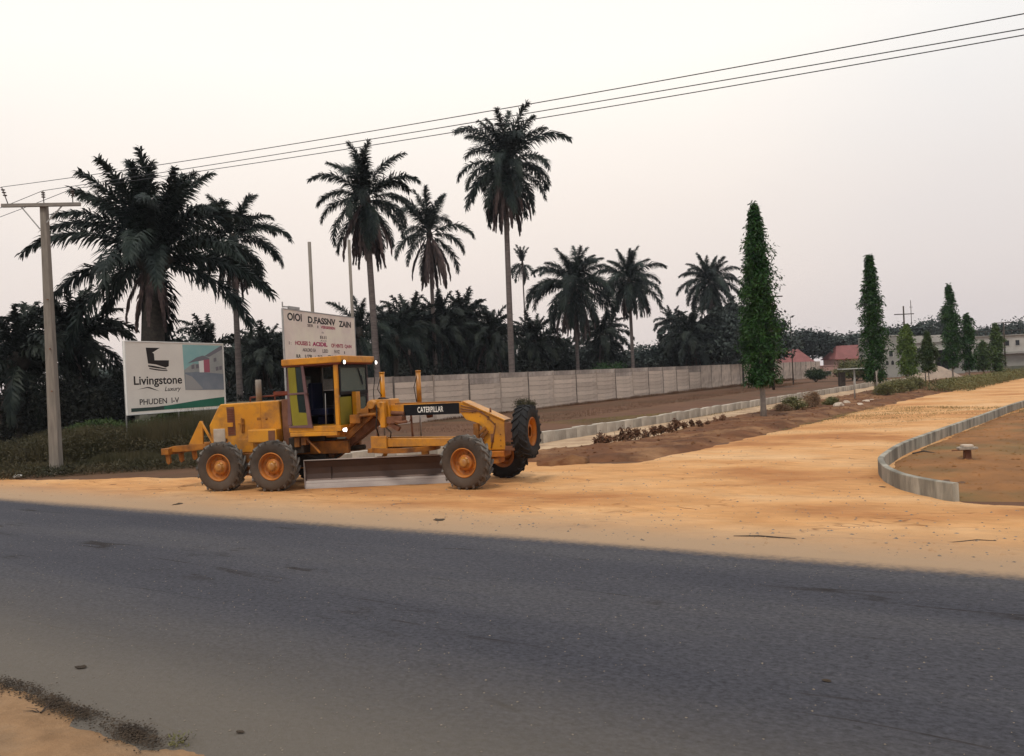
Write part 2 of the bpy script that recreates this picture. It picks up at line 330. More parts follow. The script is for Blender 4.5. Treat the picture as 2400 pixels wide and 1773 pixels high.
M['asphalt'] = ground_mat('asphalt', ((.044, .044, .055), (.057, .056, .066), (.074, .071, .077)), RROT, .12, 1, 22, (.36, 1.62), .42,
    edge=dict(nrm=RN, bands=((7.6, 4.5, (.165, .140, .110), .75), (11.95, 12.6, (.37, .25, .155), 1))), finex=.7, scratch=.7)
M['sand'] = ground_mat('dirt_road_sand', ((.42, .18, .062), (.60, .31, .122), (.66, .395, .195)), RROT+.12, .45, 1, 2.2, (.74, 1.12), .27,
    edge=dict(nrm=RN, bands=((15.2, 12.6, (.37, .25, .155), 1),)), scratch=.9, finex=.4)
M['sandl'] = ground_mat('near_sand', ((.26, .145, .07), (.33, .195, .10), (.27, .185, .115)), RROT, .6, 1, 3, (.72, 1.12), .8)

# ------------------------------------------------------------------ terrain
def vnoise(x, y, seed=0):
    xi = np.floor(x).astype(np.int64); yi = np.floor(y).astype(np.int64); fx = x-xi; fy = y-yi
    fx = fx*fx*(3-2*fx); fy = fy*fy*(3-2*fy)
    def h(a, b):
        q = (a*374761393+b*668265263+seed*974711) & 0xffffffff; q = ((q ^ (q >> 13))*1274126177) & 0xffffffff
        return ((q ^ (q >> 16)) & 0xffff)/65535.
    return (h(xi, yi)*(1-fx)+h(xi+1, yi)*fx)*(1-fy)+(h(xi, yi+1)*(1-fx)+h(xi+1, yi+1)*fx)*fy
def fbm(x, y, s=1., o=4, seed=0):
    t = 0; a = .5; n = 0
    for i in range(o): t = t+a*vnoise(x*s+i*17.3, y*s-i*9.1, seed+i); n += a; a *= .5; s *= 2.1
    return t/n-.5
def sdf(P, poly):                                   # + inside
    x, y = P; n = len(poly); d = np.full(x.shape, 1e9); ins = np.zeros(x.shape, bool)
    for i in range(n):
        ax, ay = poly[i]; bx, by = poly[(i+1) % n]; ex, ey = bx-ax, by-ay
        t = np.clip(((x-ax)*ex+(y-ay)*ey)/(ex*ex+ey*ey), 0, 1)
        d = np.minimum(d, np.hypot(x-ax-t*ex, y-ay-t*ey))
        c = ((ay > y) != (by > y)) & (x < (bx-ax)*(y-ay)/((by-ay) if by != ay else 1e-9)+ax); ins ^= c
    return np.where(ins, d, -d)
def polar(a0, a1, na, r0, r1, nrr, zf, name, m, kind='structure', keep=None):
    A = np.radians(np.linspace(a0, a1, na)); R = np.exp(np.linspace(math.log(r0), math.log(r1), nrr))
    RR, AA = np.meshgrid(R, A, indexing='ij'); X = RR*np.sin(AA); Y = RR*np.cos(AA); Z = zf(X, Y)
    V = np.stack([X, Y, Z], -1).reshape(-1, 3)
    i = np.arange(nrr-1)[:, None]*na+np.arange(na-1)[None, :]
    F = np.stack([i, i+na, i+na+1, i+1], -1).reshape(-1, 4)
    zz = Z.ravel(); F = F[(zz[F] > -.035).any(1)]
    used = np.unique(F); mp_ = np.zeros(len(V), np.int64); mp_[used] = np.arange(len(used))
    o = link(name, npmesh(name, V[used], mp_[F], m, True)); return tag(o, kind=kind)

g = MB(); S = 640
g.add([(-S, -S, 0), (S, -S, 0), (S, S, 0), (-S, S, 0)], [(0, 1, 2, 3)])
tag(g.build('ground', M['earth']), kind='structure')

# sealed road: a band along RD between n = 3.97 and n = 11.95
q = []
for k in range(61):
    t = -150+5*k
    for nn in (3.4, 12.6): q.append(RD*t+RN*nn+Vector((0, 0, .008)))
r = MB(); r.add(q, [(2*i, 2*i+2, 2*i+3, 2*i+1) for i in range(60)]); tag(r.build('road', M['asphalt']), kind='structure')

def n_of(X, Y): return X*RN.x+Y*RN.y
DIRT = [(-90, 71), (-40, 40.5), (-18, 28.4), (-11.4, 26.5), (-6, 25.6), (-2, 26.2), (1.2, 25.6), (3.7, 24.2), (5.6, 26.6), (9.6, 31.6), (17.3, 42.4), (31.9, 61.3), (56.6, 90.5), (130, 178),
        (142, 168), (62, 78), (28.8, 44), (18.5, 32.0), (13.8, 26.2), (11.4, 22.9), (9.4, 20.6), (8.45, 18.3), (8.15, 16.8), (8.3, 15.3), (12, 13.4), (15, 10.5), (40, -6), (120, -58)]
_e = [RD*130+RN*11.95, RD*(-110)+RN*11.95]
DIRT += [(p.x, p.y) for p in _e]
def dirt_z(X, Y):
    n_ = n_of(X, Y); d = sdf((X, Y), DIRT)+(fbm(X, Y, .55, 5, 3)*1.5+fbm(X, Y, 4., 3, 5)*.25)*(.35+.65*np.clip((n_-13)/3, 0, 1))
    z = np.clip(d*.055, -.06, .02)+.008
    ins = np.clip(d/.8, 0, 1)
    xa = X*.64+Y*.77                                    # ruts run up the side road
    tr = vnoise((X*.77-Y*.64)*1.5, xa*.10, 9)-.5
    z += ins*(fbm(X, Y, .35, 5, 8)*.07+tr*.04*np.clip((Y-15)/8, 0, 1)+fbm(X, Y, 3., 3, 2)*.018+.012)
    n = n_of(X, Y); z = np.where(n < 12.9, np.minimum(z, .004+np.clip((n-11.9)*.03+fbm(X, Y, 1.3, 4, 4)*.022, -.06, .1)), z)
    return z
polar(-46, 46, 620, 8.5, 230, 420, dirt_z, 'dirt_road', M['sand'])

# near shoulder in the corner by the camera
NEAR = [(-60, 42.4), (-5.2, 7.8), (-3.95, 6.95), (-2.95, 6.25), (-2.4, 5.9), (0, 4.2), (40, -22), (30, -40), (-60, -40)]
def near_z(X, Y):
    d = sdf((X, Y), NEAR)+fbm(X, Y, 1.2, 4, 31)*.5+fbm(X, Y, 7., 3, 35)*.12
    return np.clip(d*.12, -.06, .03)+.012+np.clip(d/.5, 0, 1)*(fbm(X, Y, 1.6, 5, 33)*.05+.02)
polar(-75, 20, 520, 3.2, 40, 200, near_z, 'near_shoulder', M['sandl'])

# plot on the right of the side road, behind the kerb
PLOT = [(8.35, 15.4), (8.2, 17.2), (8.8, 19.5), (10.1, 21.8), (13.2, 25.9), (17.9, 31.7), (28, 43.7), (61, 78), (140, 165), (200, 150), (160, 20), (40, 3), (16, 12.2), (12.5, 13.9)]
def plot_z(X, Y):
    d = sdf((X, Y), PLOT)+fbm(X, Y, .8, 4, 41)*.7*np.clip((X-9.5)/2, 0, 1)*(Y < 20)
    return np.clip(d*.1, -.06, .035)+np.clip(d/1.5, 0, 1)*(fbm(X, Y, .5, 5, 43)*.2+fbm(X, Y, 2.2, 5, 44)*.13*np.clip((24-Y)/6, .25, 1)+.03)
polar(14, 50, 260, 13, 200, 220, plot_z, 'bare_plot', M['plot'])

# bank between the low drain wall and the side road; pale strip at the wall's foot; brown field grass is the ground
WD = Vector((.577, .817, 0)); DW0 = Vector((1.0, 33.3, 0))        # low wall: start seen beside the front tyre
def dwp(t):                                                       # its line, bending slightly outward
    pts = [(-7.0, 28.7-3.6), (1.0, 33.3), (6.3, 40.8), (17.6, 57.1), (39.7, 89.0), (57.5, 112)]
    return pts
PATH = [(-7.5, 26.0), (-2, 27.6), (3.6, 31.2), (6.0, 34.0), (9.0, 39.5), (15, 48.5), (21.3, 57.6), (42.4, 87.6), (62, 113), (58, 113), (39.6, 88.6), (17.5, 56.7), (6.1, 40.4), (.8, 33.0), (-7.5, 27.0)]
def path_z(X, Y):
    d = sdf((X, Y), PATH)+fbm(X, Y, .7, 4, 51)*1.2
    return np.clip(d*.06, -.06, .05)+np.clip(d, 0, 1)*(fbm(X, Y, 1.1, 4, 53)*.08+.01)
polar(-18, 34, 420, 24, 140, 220, path_z, 'drain_verge', M['path'])
BANK = [(-3, 26.4), (1.2, 25.9), (3.9, 24.6), (6.0, 27.4), (10.0, 32.4), (17.7, 43), (32.4, 62.2), (57, 91.5), (80, 119), (66, 118), (44, 90.2), (22.6, 60), (15.9, 50), (9.6, 41.4), (6.8, 35.6), (4.4, 31.6), (-1, 28.4)]
def bank_z(X, Y):
    d = sdf((X, Y), BANK)+fbm(X, Y, .8, 4, 61)*.9
    return np.clip(d*.22, -.06, .17)+np.clip(d, 0, 1)*(fbm(X, Y, 1.3, 5, 63)*.17+fbm(X, Y, 4.5, 4, 64)*.10)
polar(-10, 36, 420, 22, 150, 240, bank_z, 'soil_bank', M['soil'])

# ------------------------------------------------------------------ low drain wall, curved kerb
def polyline(pts, step):
    out = []; acc = 0; pts = [Vector((*p, 0)) for p in pts]
    cum = [0]
    for a, b in zip(pts, pts[1:]): cum.append(cum[-1]+(b-a).length)
    n = int(cum[-1]/step)
    for k in range(n+1):
        s = k*step; i = max(j for j in range(len(cum)) if cum[j] <= s+1e-9); i = min(i, len(pts)-2)
        out.append(pts[i].lerp(pts[i+1], (s-cum[i])/(cum[i+1]-cum[i])))
    return out
wl = thing('drain_wall', 'long low whitish block drain wall running beside the brown field behind the planted strip', 'low wall')
blk = []
for v in range(4):
    m = MB(); ht = .46+rnd.uniform(-.03, .03); m.box((-.437, -.13, -.1), (.437, .13, ht)); b = m.mesh('block', M['concrete'])
    m2 = None; blk.append(b)
M['drain'] = mat('whitewashed_block', (.50, .45, .38), .95, col2=(.28, .24, .20), nscale=1.6, bump=.7, bscale=10, var=.22, stretch=(1, 1, .5))
for b in blk: b.materials.clear(); b.materials.append(M['drain'])
pl = polyline([(-7.0, 26.6), (1.0, 33.3), (6.3, 40.6), (17.6, 57.1), (39.7, 89.0), (57.5, 112)], .88)
for a, b in zip(pl, pl[1:]):
    d = b-a; o = link('block', blk[rnd.randrange(4)], wl, (a+b)/2+Vector((rnd.uniform(-.012, .012), rnd.uniform(-.012, .012), rnd.uniform(-.02, .02))), (0, rnd.uniform(-.008, .008), math.atan2(d.y, d.x)+rnd.uniform(-.012, .012)))

kp = [(8.30, 15.35), (8.18, 15.8), (8.10, 16.4), (8.10, 17.1), (8.35, 18.3), (8.95, 19.9), (9.9, 21.5), (11.2, 23.4), (13.2, 25.9), (17.9, 31.6), (28.0, 43.6), (45, 61.5), (62, 79)]
def catmull(P, n):
    P = [Vector((*p, 0)) for p in P]; P = [P[0]*2-P[1]]+P+[P[-1]*2-P[-2]]; out = []
    for i in range(1, len(P)-2):
        for k in range(n):
            t = k/n; out.append(.5*((2*P[i])+(-P[i-1]+P[i+1])*t+(2*P[i-1]-5*P[i]+4*P[i+1]-P[i+2])*t*t+(-P[i-1]+3*P[i]-3*P[i+1]+P[i+2])*t**3))
    out.append(P[-2]); return out
kc = catmull(kp, 16)
kline = polyline([(p.x, p.y) for p in kc], .12)
M['kerb'] = mat('kerb_concrete', (.38, .35, .29), .9, col2=(.16, .15, .125), nscale=2.2, stretch=(1, 1, .25), bump=.5, bscale=14, var=.06, col3=(.14, .125, .10), n3=1.1)
kb = thing('curved_kerb', 'knee high curved grey concrete kerb wall bending around the mouth of the dirt road', 'kerb wall')
per = 10; H_K = .36
for s0 in range(0, len(kline)-1, per):
    seg = kline[s0:s0+per+1]
    if len(seg) < 3: break
    m = MB(); k = 0; vs = []
    for i, p in enumerate(seg):
        a = kline[max(0, s0+i-1)]; b = kline[min(len(kline)-1, s0+i+1)]; d = (b-a).normalized(); nn = Vector((d.y, -d.x, 0))
        if i == 0: p = p+d*.006
        if i == len(seg)-1: p = p-d*.006
        for (o_, z) in ((-.07, -.15), (-.07, H_K-.015), (-.055, H_K), (.055, H_K), (.07, H_K-.015), (.07, -.15)): vs.append(p+nn*o_+Vector((0, 0, z)))
    nseg = len(seg); fs = [(i*6+j, i*6+(j+1) % 6, (i+1)*6+(j+1) % 6, (i+1)*6+j) for i in range(nseg-1) for j in range(6)]
    fs += [tuple(range(5, -1, -1)), tuple((nseg-1)*6+j for j in range(6))]
    m.add(vs, fs); m.build('kerb_segment', M['kerb'], kb)

# ------------------------------------------------------------------ precast wall
wall = thing('precast_wall', 'long weathered concrete perimeter wall of stacked slabs in front of the palms', 'wall')
D = Vector((.533, .846, 0)); P0 = Vector((1.3, 68, 0)); BAY = 4.3; WH = 3.2
wa = math.atan2(D.y, D.x)
slab = []
for v in range(3):
    m = MB(); m.box((-2.05, -.07, .006), (2.05, .07, .394)); slab.append(m.mesh('slab', M['wallc']))
big = MB(); big.box((-2.05, -.07, .0), (2.05, .07, WH)); bigm = big.mesh('panel', M['wallc'])
M['walltop'] = mat('stained_top_slab', (.20, .165, .145), .95, col2=(.40, .335, .29), nscale=1.1, bump=.5, bscale=14, var=.3)
m = MB(); m.box((-2.05, -.07, .006), (2.05, .07, .394)); slabt = m.mesh('slab', M['walltop'])
pm = MB(); pm.box((-.045, -.085, 0), (.045, .085, WH+.02)); pmm = pm.mesh('post', M['wallpost'])
pm2 = MB(); pm2.box((-.045, -.085, 0), (.045, .085, WH+.02)); pmm2 = pm2.mesh('post', M['wallc'])
for k in range(-6, 27):
    base = P0+D*BAY*k
    link('post', pmm if k % 2 == 0 or k > 5 else pmm2, wall, base, (0, 0, wa))
    mid = base+D*BAY/2; far = k > 9
    dz = 0 if not far else 0
    if far: link('panel', bigm, wall, mid, (0, 0, wa))
    else:
        for j in range(8):
            nn = Vector((-D.y, D.x, 0))
            off = rnd.uniform(-.018, .018)
            link('slab', slabt if j == 7 or (j == 6 and rnd.random() < .25) else slab[rnd.randrange(3)], wall, mid+nn*off+Vector((0, 0, .4*j)), (rnd.uniform(-.004, .004), rnd.uniform(-.0025, .0025), wa))
# ------------------------------------------------------------------ mossy block wall behind the left billboard
bw = thing('block_wall', 'low mossy grey block wall partly hidden behind the white billboard and grader', 'wall', (-19.2, 41.2, 0), math.radians(5))
m = MB(); m.box((0, -.06, 0), (11.0, .06, 2.17)); m.build('mortar_bed', M['mortar'], bw)
bm_ = MB(); bm_.box((-.215, -.095, .008), (.215, .095, .212)); bme = bm_.mesh('block', M['blockgrey'])
for j in range(10):
    for i in range(25):
        x = .22+i*.44+(.22 if j % 2 else 0)
        if x > 10.9 or (j == 9 and rnd.random() < .2): continue
        link('block', bme, bw, (x, rnd.uniform(-.008, .008), j*.22), (0, 0, rnd.uniform(-.01, .01)))

# ------------------------------------------------------------------ motor grader
GR = thing('motor_grader', 'yellow and black motor grader parked on the sand with a spare wheel on its nose', 'motor grader', (-.893, 21.214, .012), math.radians(-15))
def gb(name, mb, m, parent=None, bevel=.012, **k): return mb.build(name, M[m], parent or GR, bevel=bevel, **k)

TR, TW = .69, .40                                     # tyre radius and width
def tyre_mesh(lug):
    m = MB(); h = TW/2
    m.lathe([(.335, -h*.62), (.40, -h*.86), (.50, -h*.99), (.58, -h*.97), (.635, -h*.86), (.648, -h*.6), (.652, 0), (.648, h*.6), (.635, h*.86), (.58, h*.97), (.50, h*.99), (.40, h*.86), (.335, h*.62)], 56)
    n = 19
    for sgn in (-1, 1):
        for i in range(n):
            a0 = 2*PI*(i+(.5 if sgn > 0 else 0))/n; vs = []; K = 5
            for j in range(K+1):
                t = j/K; y = sgn*(h*(-.06+1.05*t)); a = a0+.32*(t**.85); r = .69-.006*abs(2*t-1)-.02*max(0, t-.8)*5*.4
                wl_ = (.050 if t < .9 else .045)
                for (da, rr) in ((-wl_, .63-.05*max(0, t-.85)*4), (-wl_*.75, r), (wl_*.75, r), (wl_, .63-.05*max(0, t-.85)*4)):
                    vs.append((rr*math.cos(a+da), y, rr*math.sin(a+da)))
            fs = [(q*4+c, q*4+c+1, q*4+4+c+1, q*4+4+c) for q in range(K) for c in range(3)]+[(0, 1, 2, 3), (K*4+3, K*4+2, K*4+1, K*4)]
            m.add(vs, fs)
    return m
tm = tyre_mesh(0); tyre_me = tm.mesh('tyre', M['rubber']); tyre_me.materials.append(M['rubberd'])
for p in tyre_me.polygons:
    if math.hypot(p.center.x, p.center.z) > .645 or abs(p.center.y) < .10*1 and math.hypot(p.center.x, p.center.z) > .6: p.material_index = 1
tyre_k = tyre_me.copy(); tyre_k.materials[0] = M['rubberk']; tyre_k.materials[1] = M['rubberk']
rm = MB()
rm.lathe([(.352, -.17), (.372, -.165), (.372, -.15), (.345, -.14), (.325, -.10), (.315, .0), (.315, .12), (.30, .14)], 44)
rm.lathe([(.318, -.02), (.27, .0), (.215, .0), (.20, -.05), (.19, -.085), (.135, -.09)], 44)
rm.lathe([(.30, .14), (.345, .15), (.37, .17)], 44)
for i in range(10):
    a = 2*PI*i/10; rm.lathe([(.0, -.035), (.016, -.035), (.016, .0)], 6, c=(.245*math.cos(a), .0, .245*math.sin(a)))
rim_me = rm.mesh('rim', M['orange'])
hb = MB(); hb.lathe([(0, -.185), (.075, -.185), (.10, -.175), (.112, -.15), (.115, -.10), (.14, -.095), (.15, -.06), (.15, .05), (0, .05)], 28)
for i in range(8):
    a = 2*PI*i/8; hb.lathe([(.0, -.125), (.012, -.125), (.012, -.09)], 6, c=(.128*math.cos(a), 0, .128*math.sin(a)))
hub_me = hb.mesh('hub', M['yellow'])
back = MB(); back.lathe([(0, .02), (.28, .02), (.28, .05), (.0, .05)], 30)
disc_me = back.mesh('disc', M['orange'])
def wheel(x, y, z, rot=(0, 0, 0), dark=False, name='wheel', label=None, hub=True):
    wv = link(name, None, GR, (x, y, z), rot)
    if label: wv['label'] = label
    link('tyre', tyre_k if dark else tyre_me, wv, (0, 0, 0), (0, rnd.uniform(0, 6), 0))
    link('rim', rim_me, wv, (0, 0, 0), (0, rnd.uniform(0, 6), 0))
    if hub: link('hub', hub_me, wv)
    else: link('disc', disc_me, wv)
    return wv
R_ = math.radians
for x in (-5.43, -7.03):
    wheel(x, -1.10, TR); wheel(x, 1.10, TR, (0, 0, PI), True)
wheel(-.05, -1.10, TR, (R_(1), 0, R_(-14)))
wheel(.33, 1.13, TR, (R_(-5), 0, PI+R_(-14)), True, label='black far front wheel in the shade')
wheel(1.27, -.10, 1.34, (0, R_(4), R_(86)), True, 'spare_wheel', 'muddy black spare wheel with an open orange rim', hub=False)

# tandem case, rear frame
b = MB()
for s in (-1, 1):
    y0, y1 = (s*.80, s*.62) if s < 0 else (s*.62, s*.80)
    b.prism([(-7.35, .56), (-7.1, .42), (-5.35, .42), (-5.1, .56), (-5.1, .84), (-5.35, .95), (-6.0, 1.02), (-6.5, 1.02), (-7.1, .95), (-7.35, .84)], min(y0, y1), max(y0, y1))
b.lathe([(0, -.6), (.17, -.6), (.17, .6), (0, .6)], 16, c=(-6.23, 0, .72))
gb('tandem_case', b, 'yellowg')
b = MB(); b.box((-7.75, -.42, .92), (-3.6, -.27, 1.26)); b.box((-7.75, .27, .92), (-3.6, .42, 1.26)); b.box((-6.9, -.27, .75), (-5.4, .27, 1.2)); b.box((-7.72, -.27, .95), (-7.6, .27, 1.24))
gb('rear_frame', b, 'yellowg')
b = MB(); b.box((-5.3, -.26, .55), (-4.4, .26, 1.3)); b.box((-4.9, -.35, .8), (-4.3, .35, 1.44)); b.tube([(-4.4, 0, .95), (-3.3, 0, 1.05)], .07)
b.box((-5.15, -.80, .98), (-4.72, -.42, 1.40)); b.tube([(-4.8, -.5, .9), (-4.2, -.35, .7), (-3.9, -.2, .9)], .035)
gb('transmission', b, 'dark')

# engine hood: side polygon with the sloping tail
b = MB(); b.prism([(-7.46, 2.27), (-7.37, 2.38), (-5.53, 2.42), (-5.46, 1.06), (-6.2, 1.0), (-7.05, 1.02), (-7.2, 1.40), (-7.55, 1.36), (-7.70, 1.30), (-7.75, 1.80)], -.57, .57)
gb('engine_hood', b, 'yellow', bevel=.035)
b = MB(); b.prism([(-7.165, 2.29), (-6.925, 2.30), (-6.90, 1.50), (-7.14, 1.49)], -.583, -.566); s1 = gb('side_louvre', b, 'rust', bevel=.004)
for k in range(11):
    c = MB(); c.box((-7.13, -.60, 1.55+k*.066), (-6.93, -.584, 1.575+k*.066)); gb('slat', c, 'redbrown', s1, 0)
b = MB(); b.box((-7.16, -.612, 1.74), (-6.96, -.586, 1.86)); gb('louvre_bracket', b, 'yellow', bevel=.006)
b = MB(); b.box((-6.72, -.60, 1.58), (-6.62, -.571, 1.95)); b.box((-6.78, -.63, 1.80), (-6.60, -.601, 1.84)); b.tube([(-6.67, -.62, 1.56), (-6.67, -.62, 1.98)], .018, 6); gb('hood_latch', b, 'yellowg', bevel=.004)
b = MB(); b.box((-6.1, -.575, 1.05), (-6.094, -.5712, 2.40)); b.box((-6.22, -.5765, 1.9), (-6.10, -.5735, 1.97)); b.lathe([(0, -.012), (.035, -.012), (.035, 0)], 12, c=(-5.93, -.572, 1.93)); gb('hood_seam', b, 'yellowg', bevel=0)
b = MB(); b.box((-6.34, -.88, 1.30), (-5.46, -.575, 1.66)); gb('side_tank', b, 'yellow', bevel=.03)
b = MB(); b.box((-5.70, -.895, 1.32), (-5.50, -.882, 1.62)); gb('tank_step', b, 'rust', bevel=.004)
b = MB(); b.box((-6.8, -.60, 1.03), (-6.35, -.573, 1.40)); gb('lower_panel', b, 'yellow', bevel=.01)
b = MB(); b.box((-5.45, -.56, 1.05), (-5.16, .56, 2.44)); gb('radiator_shroud', b, 'rust', bevel=.01)
b = MB(); b.box((-7.62, -.50, 1.32), (-7.24, -.585, 1.70)); gb('grease_box', b, 'stonew', bevel=.02)
# exhaust and rails behind the hood
b = MB(); b.lathe([(0, 0), (.085, 0), (.085, .60), (.07, .62), (.07, .61), (0, .61)], 16, 'z', (-6.62, .2, 2.40)); gb('exhaust_stack', b, 'bark', bevel=0)
b = MB(); b.tube([(-7.0, .35, 2.52), (-5.2, .35, 2.58)], .025, 6); b.tube([(-7.0, .35, 2.36), (-7.0, .35, 2.52)], .02, 6); b.tube([(-6.2, .35, 2.36), (-6.2, .35, 2.55)], .02, 6)
b.box((-6.2, .28, 2.56), (-5.1, .45, 2.66)); gb('hand_rail', b, 'redbrown', bevel=0)
b = MB(); b.tube([(-5.22, -.52, 2.44), (-5.22, -.52, 2.60)], .022, 8); b.lathe([(0, 0), (.035, .0), (.035, .05), (0, .06)], 10, 'z', (-5.22, -.52, 2.58)); gb('filler_cap', b, 'galv', bevel=0)

# ripper at the tail
b = MB(); b.prism([(-9.13, 1.20), (-8.95, 1.25), (-7.8, 1.30), (-7.7, 1.16), (-8.3, 1.10), (-9.0, 1.08), (-9.16, 1.12)], -.60, -.46); b.prism([(-9.13, 1.20), (-8.95, 1.25), (-7.8, 1.30), (-7.7, 1.16), (-8.3, 1.10), (-9.0, 1.08), (-9.16, 1.12)], .46, .60)
b.box((-9.22, -.75, 1.02), (-8.98, .75, 1.20)); gb('ripper_beam', b, 'yellowg')
for y in (-.56, .50):
    b = MB(); b.prism([(-8.45, 1.28), (-8.06, 1.93), (-7.97, 1.93), (-7.98, 1.28)], y, y+.05); gb('ripper_plate', b, 'yellow', bevel=.006)
    b = MB(); b.bar((-8.0, y-.02, 1.92), (-7.62, y-.02, 1.28), .06, .05); gb('ripper_strut', b, 'yellow', bevel=.006)
for y in (-.66, -.1, .5):
    b = MB(); b.prism([(-9.17, 1.10), (-9.03, 1.10), (-9.0, .80), (-9.08, .74), (-9.13, .80)], y, y+.07); gb('ripper_tooth', b, 'yellowg', bevel=.006)
b = MB(); b.tube([(-8.6, 0, 1.15), (-8.2, 0, 1.12), (-7.7, 0, 1.6)], .06); b.prism([(-7.85, 1.0), (-7.62, 1.0), (-7.7, 1.35), (-7.9, 1.3)], -.6, -.5); gb('ripper_cylinder', b, 'yellowg')

# cab
XF, XR = -3.58, -5.03
b = MB(); b.box((XR, -.95, 1.55), (XF+.06, .95, 1.70)); b.box((-4.99, -.98, 1.44), (-3.62, -.80, 1.546)); b.box((-4.99, -.30, 1.35), (-3.5, .30, 1.546)); gb('cab_floor', b, 'yellow', bevel=.012)
b = MB(); b.prism([(-5.13, 3.33), (-5.13, 3.50), (-3.38, 3.53), (-3.38, 3.35)], -1.03, 1.03)
gb('cab_roof', b, 'yellow', bevel=.02)
b = MB(); b.prism([(-5.13, 3.292), (-5.1, 3.328), (-3.42, 3.348), (-3.44, 3.31)], -1.0, 1.0); gb('roof_trim', b, 'redbrown', bevel=.004)
for (x, y, wx, wy) in ((XF-.03, -.90, .10, .09), (XF-.03, .90, .08, .08), (XR+.04, .90, .08, .08), (XR+.04, -.90, .06, .06)):
    b = MB(); b.box((x-wx/2, y-wy/2, 1.702), (x+wx/2, y+wy/2, 3.30)); gb('cab_post', b, 'yellow' if x > -4 and y < 0 else 'maroon' if y > 0 and x > -4 else 'galv', bevel=.008)
# rear wall and far wall: panels extended round small windows, cab shade put in colour
b = MB(); b.box((XR, -.86, 1.702), (XR+.03, .86, 2.72)); b.box((XR, .3, 2.452), (XR+.03, .86, 3.30)); b.box((XR, -.86, 3.04), (XR+.03, .3, 3.30)); b.box((XR, -.86, 2.722), (XR+.03, -.3, 3.038)); gb('rear_panel', b, 'dark', bevel=0)
b = MB(); b.box((XR+.08, .885, 1.702), (XF-.08, .915, 2.62)); b.box((XR+.4, .885, 2.622), (XF-.08, .915, 3.30)); gb('far_door_panel', b, 'dark', bevel=0)
b = MB(); b.box((XR+.01, -.3, 2.73), (XR+.016, .29, 3.03)); gb('rear_glass', b, 'glass', bevel=0)
b = MB(); b.box((XR+.05, .897, 2.63), (XR+.4, .903, 3.29)); gb('side_glass', b, 'glass', bevel=0)
# front: upper windscreen in a dark frame, lower panes and olive panel
b = MB(); b.box((XF, -.84, 3.22), (XF+.04, .85, 3.30)); b.box((XF, -.84, 2.50), (XF+.04, .85, 2.59)); b.box((XF, -.85, 2.591), (XF+.04, -.76, 3.219)); b.box((XF, .77, 2.591), (XF+.04, .85, 3.219)); gb('windscreen_frame', b, 'black', bevel=.006)
b = MB(); b.box((XF+.014, -.76, 2.59), (XF+.02, .77, 3.22)); gb('windscreen', b, 'glass', bevel=0)
b = MB(); b.bar((XF+.05, .25, 3.2), (XF+.05, .48, 2.85), .02, .03); b.bar((XF+.055, .42, 3.0), (XF+.055, .52, 2.75), .012, .05); gb('wiper', b, 'black', bevel=0)
b = MB(); b.box((XF, -.85, 1.702), (XF+.03, -.18, 2.44)); gb('olive_front_panel', b, 'olive', bevel=.006)
b = MB(); b.box((XF+.032, -.16, 1.6), (XF+.16, .09, 2.56)); gb('front_pillar', b, 'yellow', bevel=.01)
b = MB(); b.box((XF, .10, 2.42), (XF+.035, .80, 2.49)); b.box((XF, .72, 1.702), (XF+.035, .80, 2.419)); b.box((XF, .10, 1.702), (XF+.035, .15, 2.419)); gb('lower_frame', b, 'black', bevel=.004)
b = MB(); b.box((XF+.012, .15, 1.702), (XF+.018, .72, 2.42)); gb('lower_pane', b, 'glass', bevel=0)
# the open door folded back: olive sheet with two openings, faded frame
dr = link('open_door', None, GR, (0, 0, 0)); dr['label'] = 'olive door folded back against the cab side'
b = MB(); b.prism([(-4.97, 3.28), (-4.75, 3.28), (-4.72, 2.60), (-4.96, 2.60)], -.985, -.965); b.prism([(-4.955, 2.55), (-4.735, 2.55), (-4.70, 2.08), (-4.46, 2.06), (-4.44, 1.74), (-4.90, 1.73)], -.985, -.965)
gb('door_sheet', b, 'olive', dr, .004)
b = MB(); b.prism([(-4.575, 3.30), (-4.50, 3.30), (-4.32, 1.70), (-4.44, 1.70)], -1.0, -.955); b.prism([(-4.99, 2.60), (-4.47, 2.61), (-4.47, 2.56), (-4.99, 2.55)], -.998, -.96); b.prism([(-5.04, 1.75), (-4.98, 3.3), (-4.97, 3.3), (-4.92, 1.75)], -.99, -.96)
b.prism([(-5.0, 1.735), (-4.32, 1.735), (-4.30, 1.66), (-5.0, 1.68)], -1.004, -.957); gb('door_frame', b, 'maroon', dr, .006)
b = MB(); b.prism([(-4.74, 3.28), (-4.58, 3.28), (-4.52, 2.62), (-4.715, 2.61)], -.978, -.973); b.prism([(-4.735, 2.55), (-4.52, 2.55), (-4.46, 2.07), (-4.70, 2.08)], -.978, -.973); gb('door_glass', b, 'glassd', dr, 0)
b = MB(); b.tube([(-4.42, -.96, 2.56), (-4.42, -1.04, 2.56), (-4.42, -1.04, 2.66)], .03, 8); gb('door_handle', b, 'maroon', dr, 0)
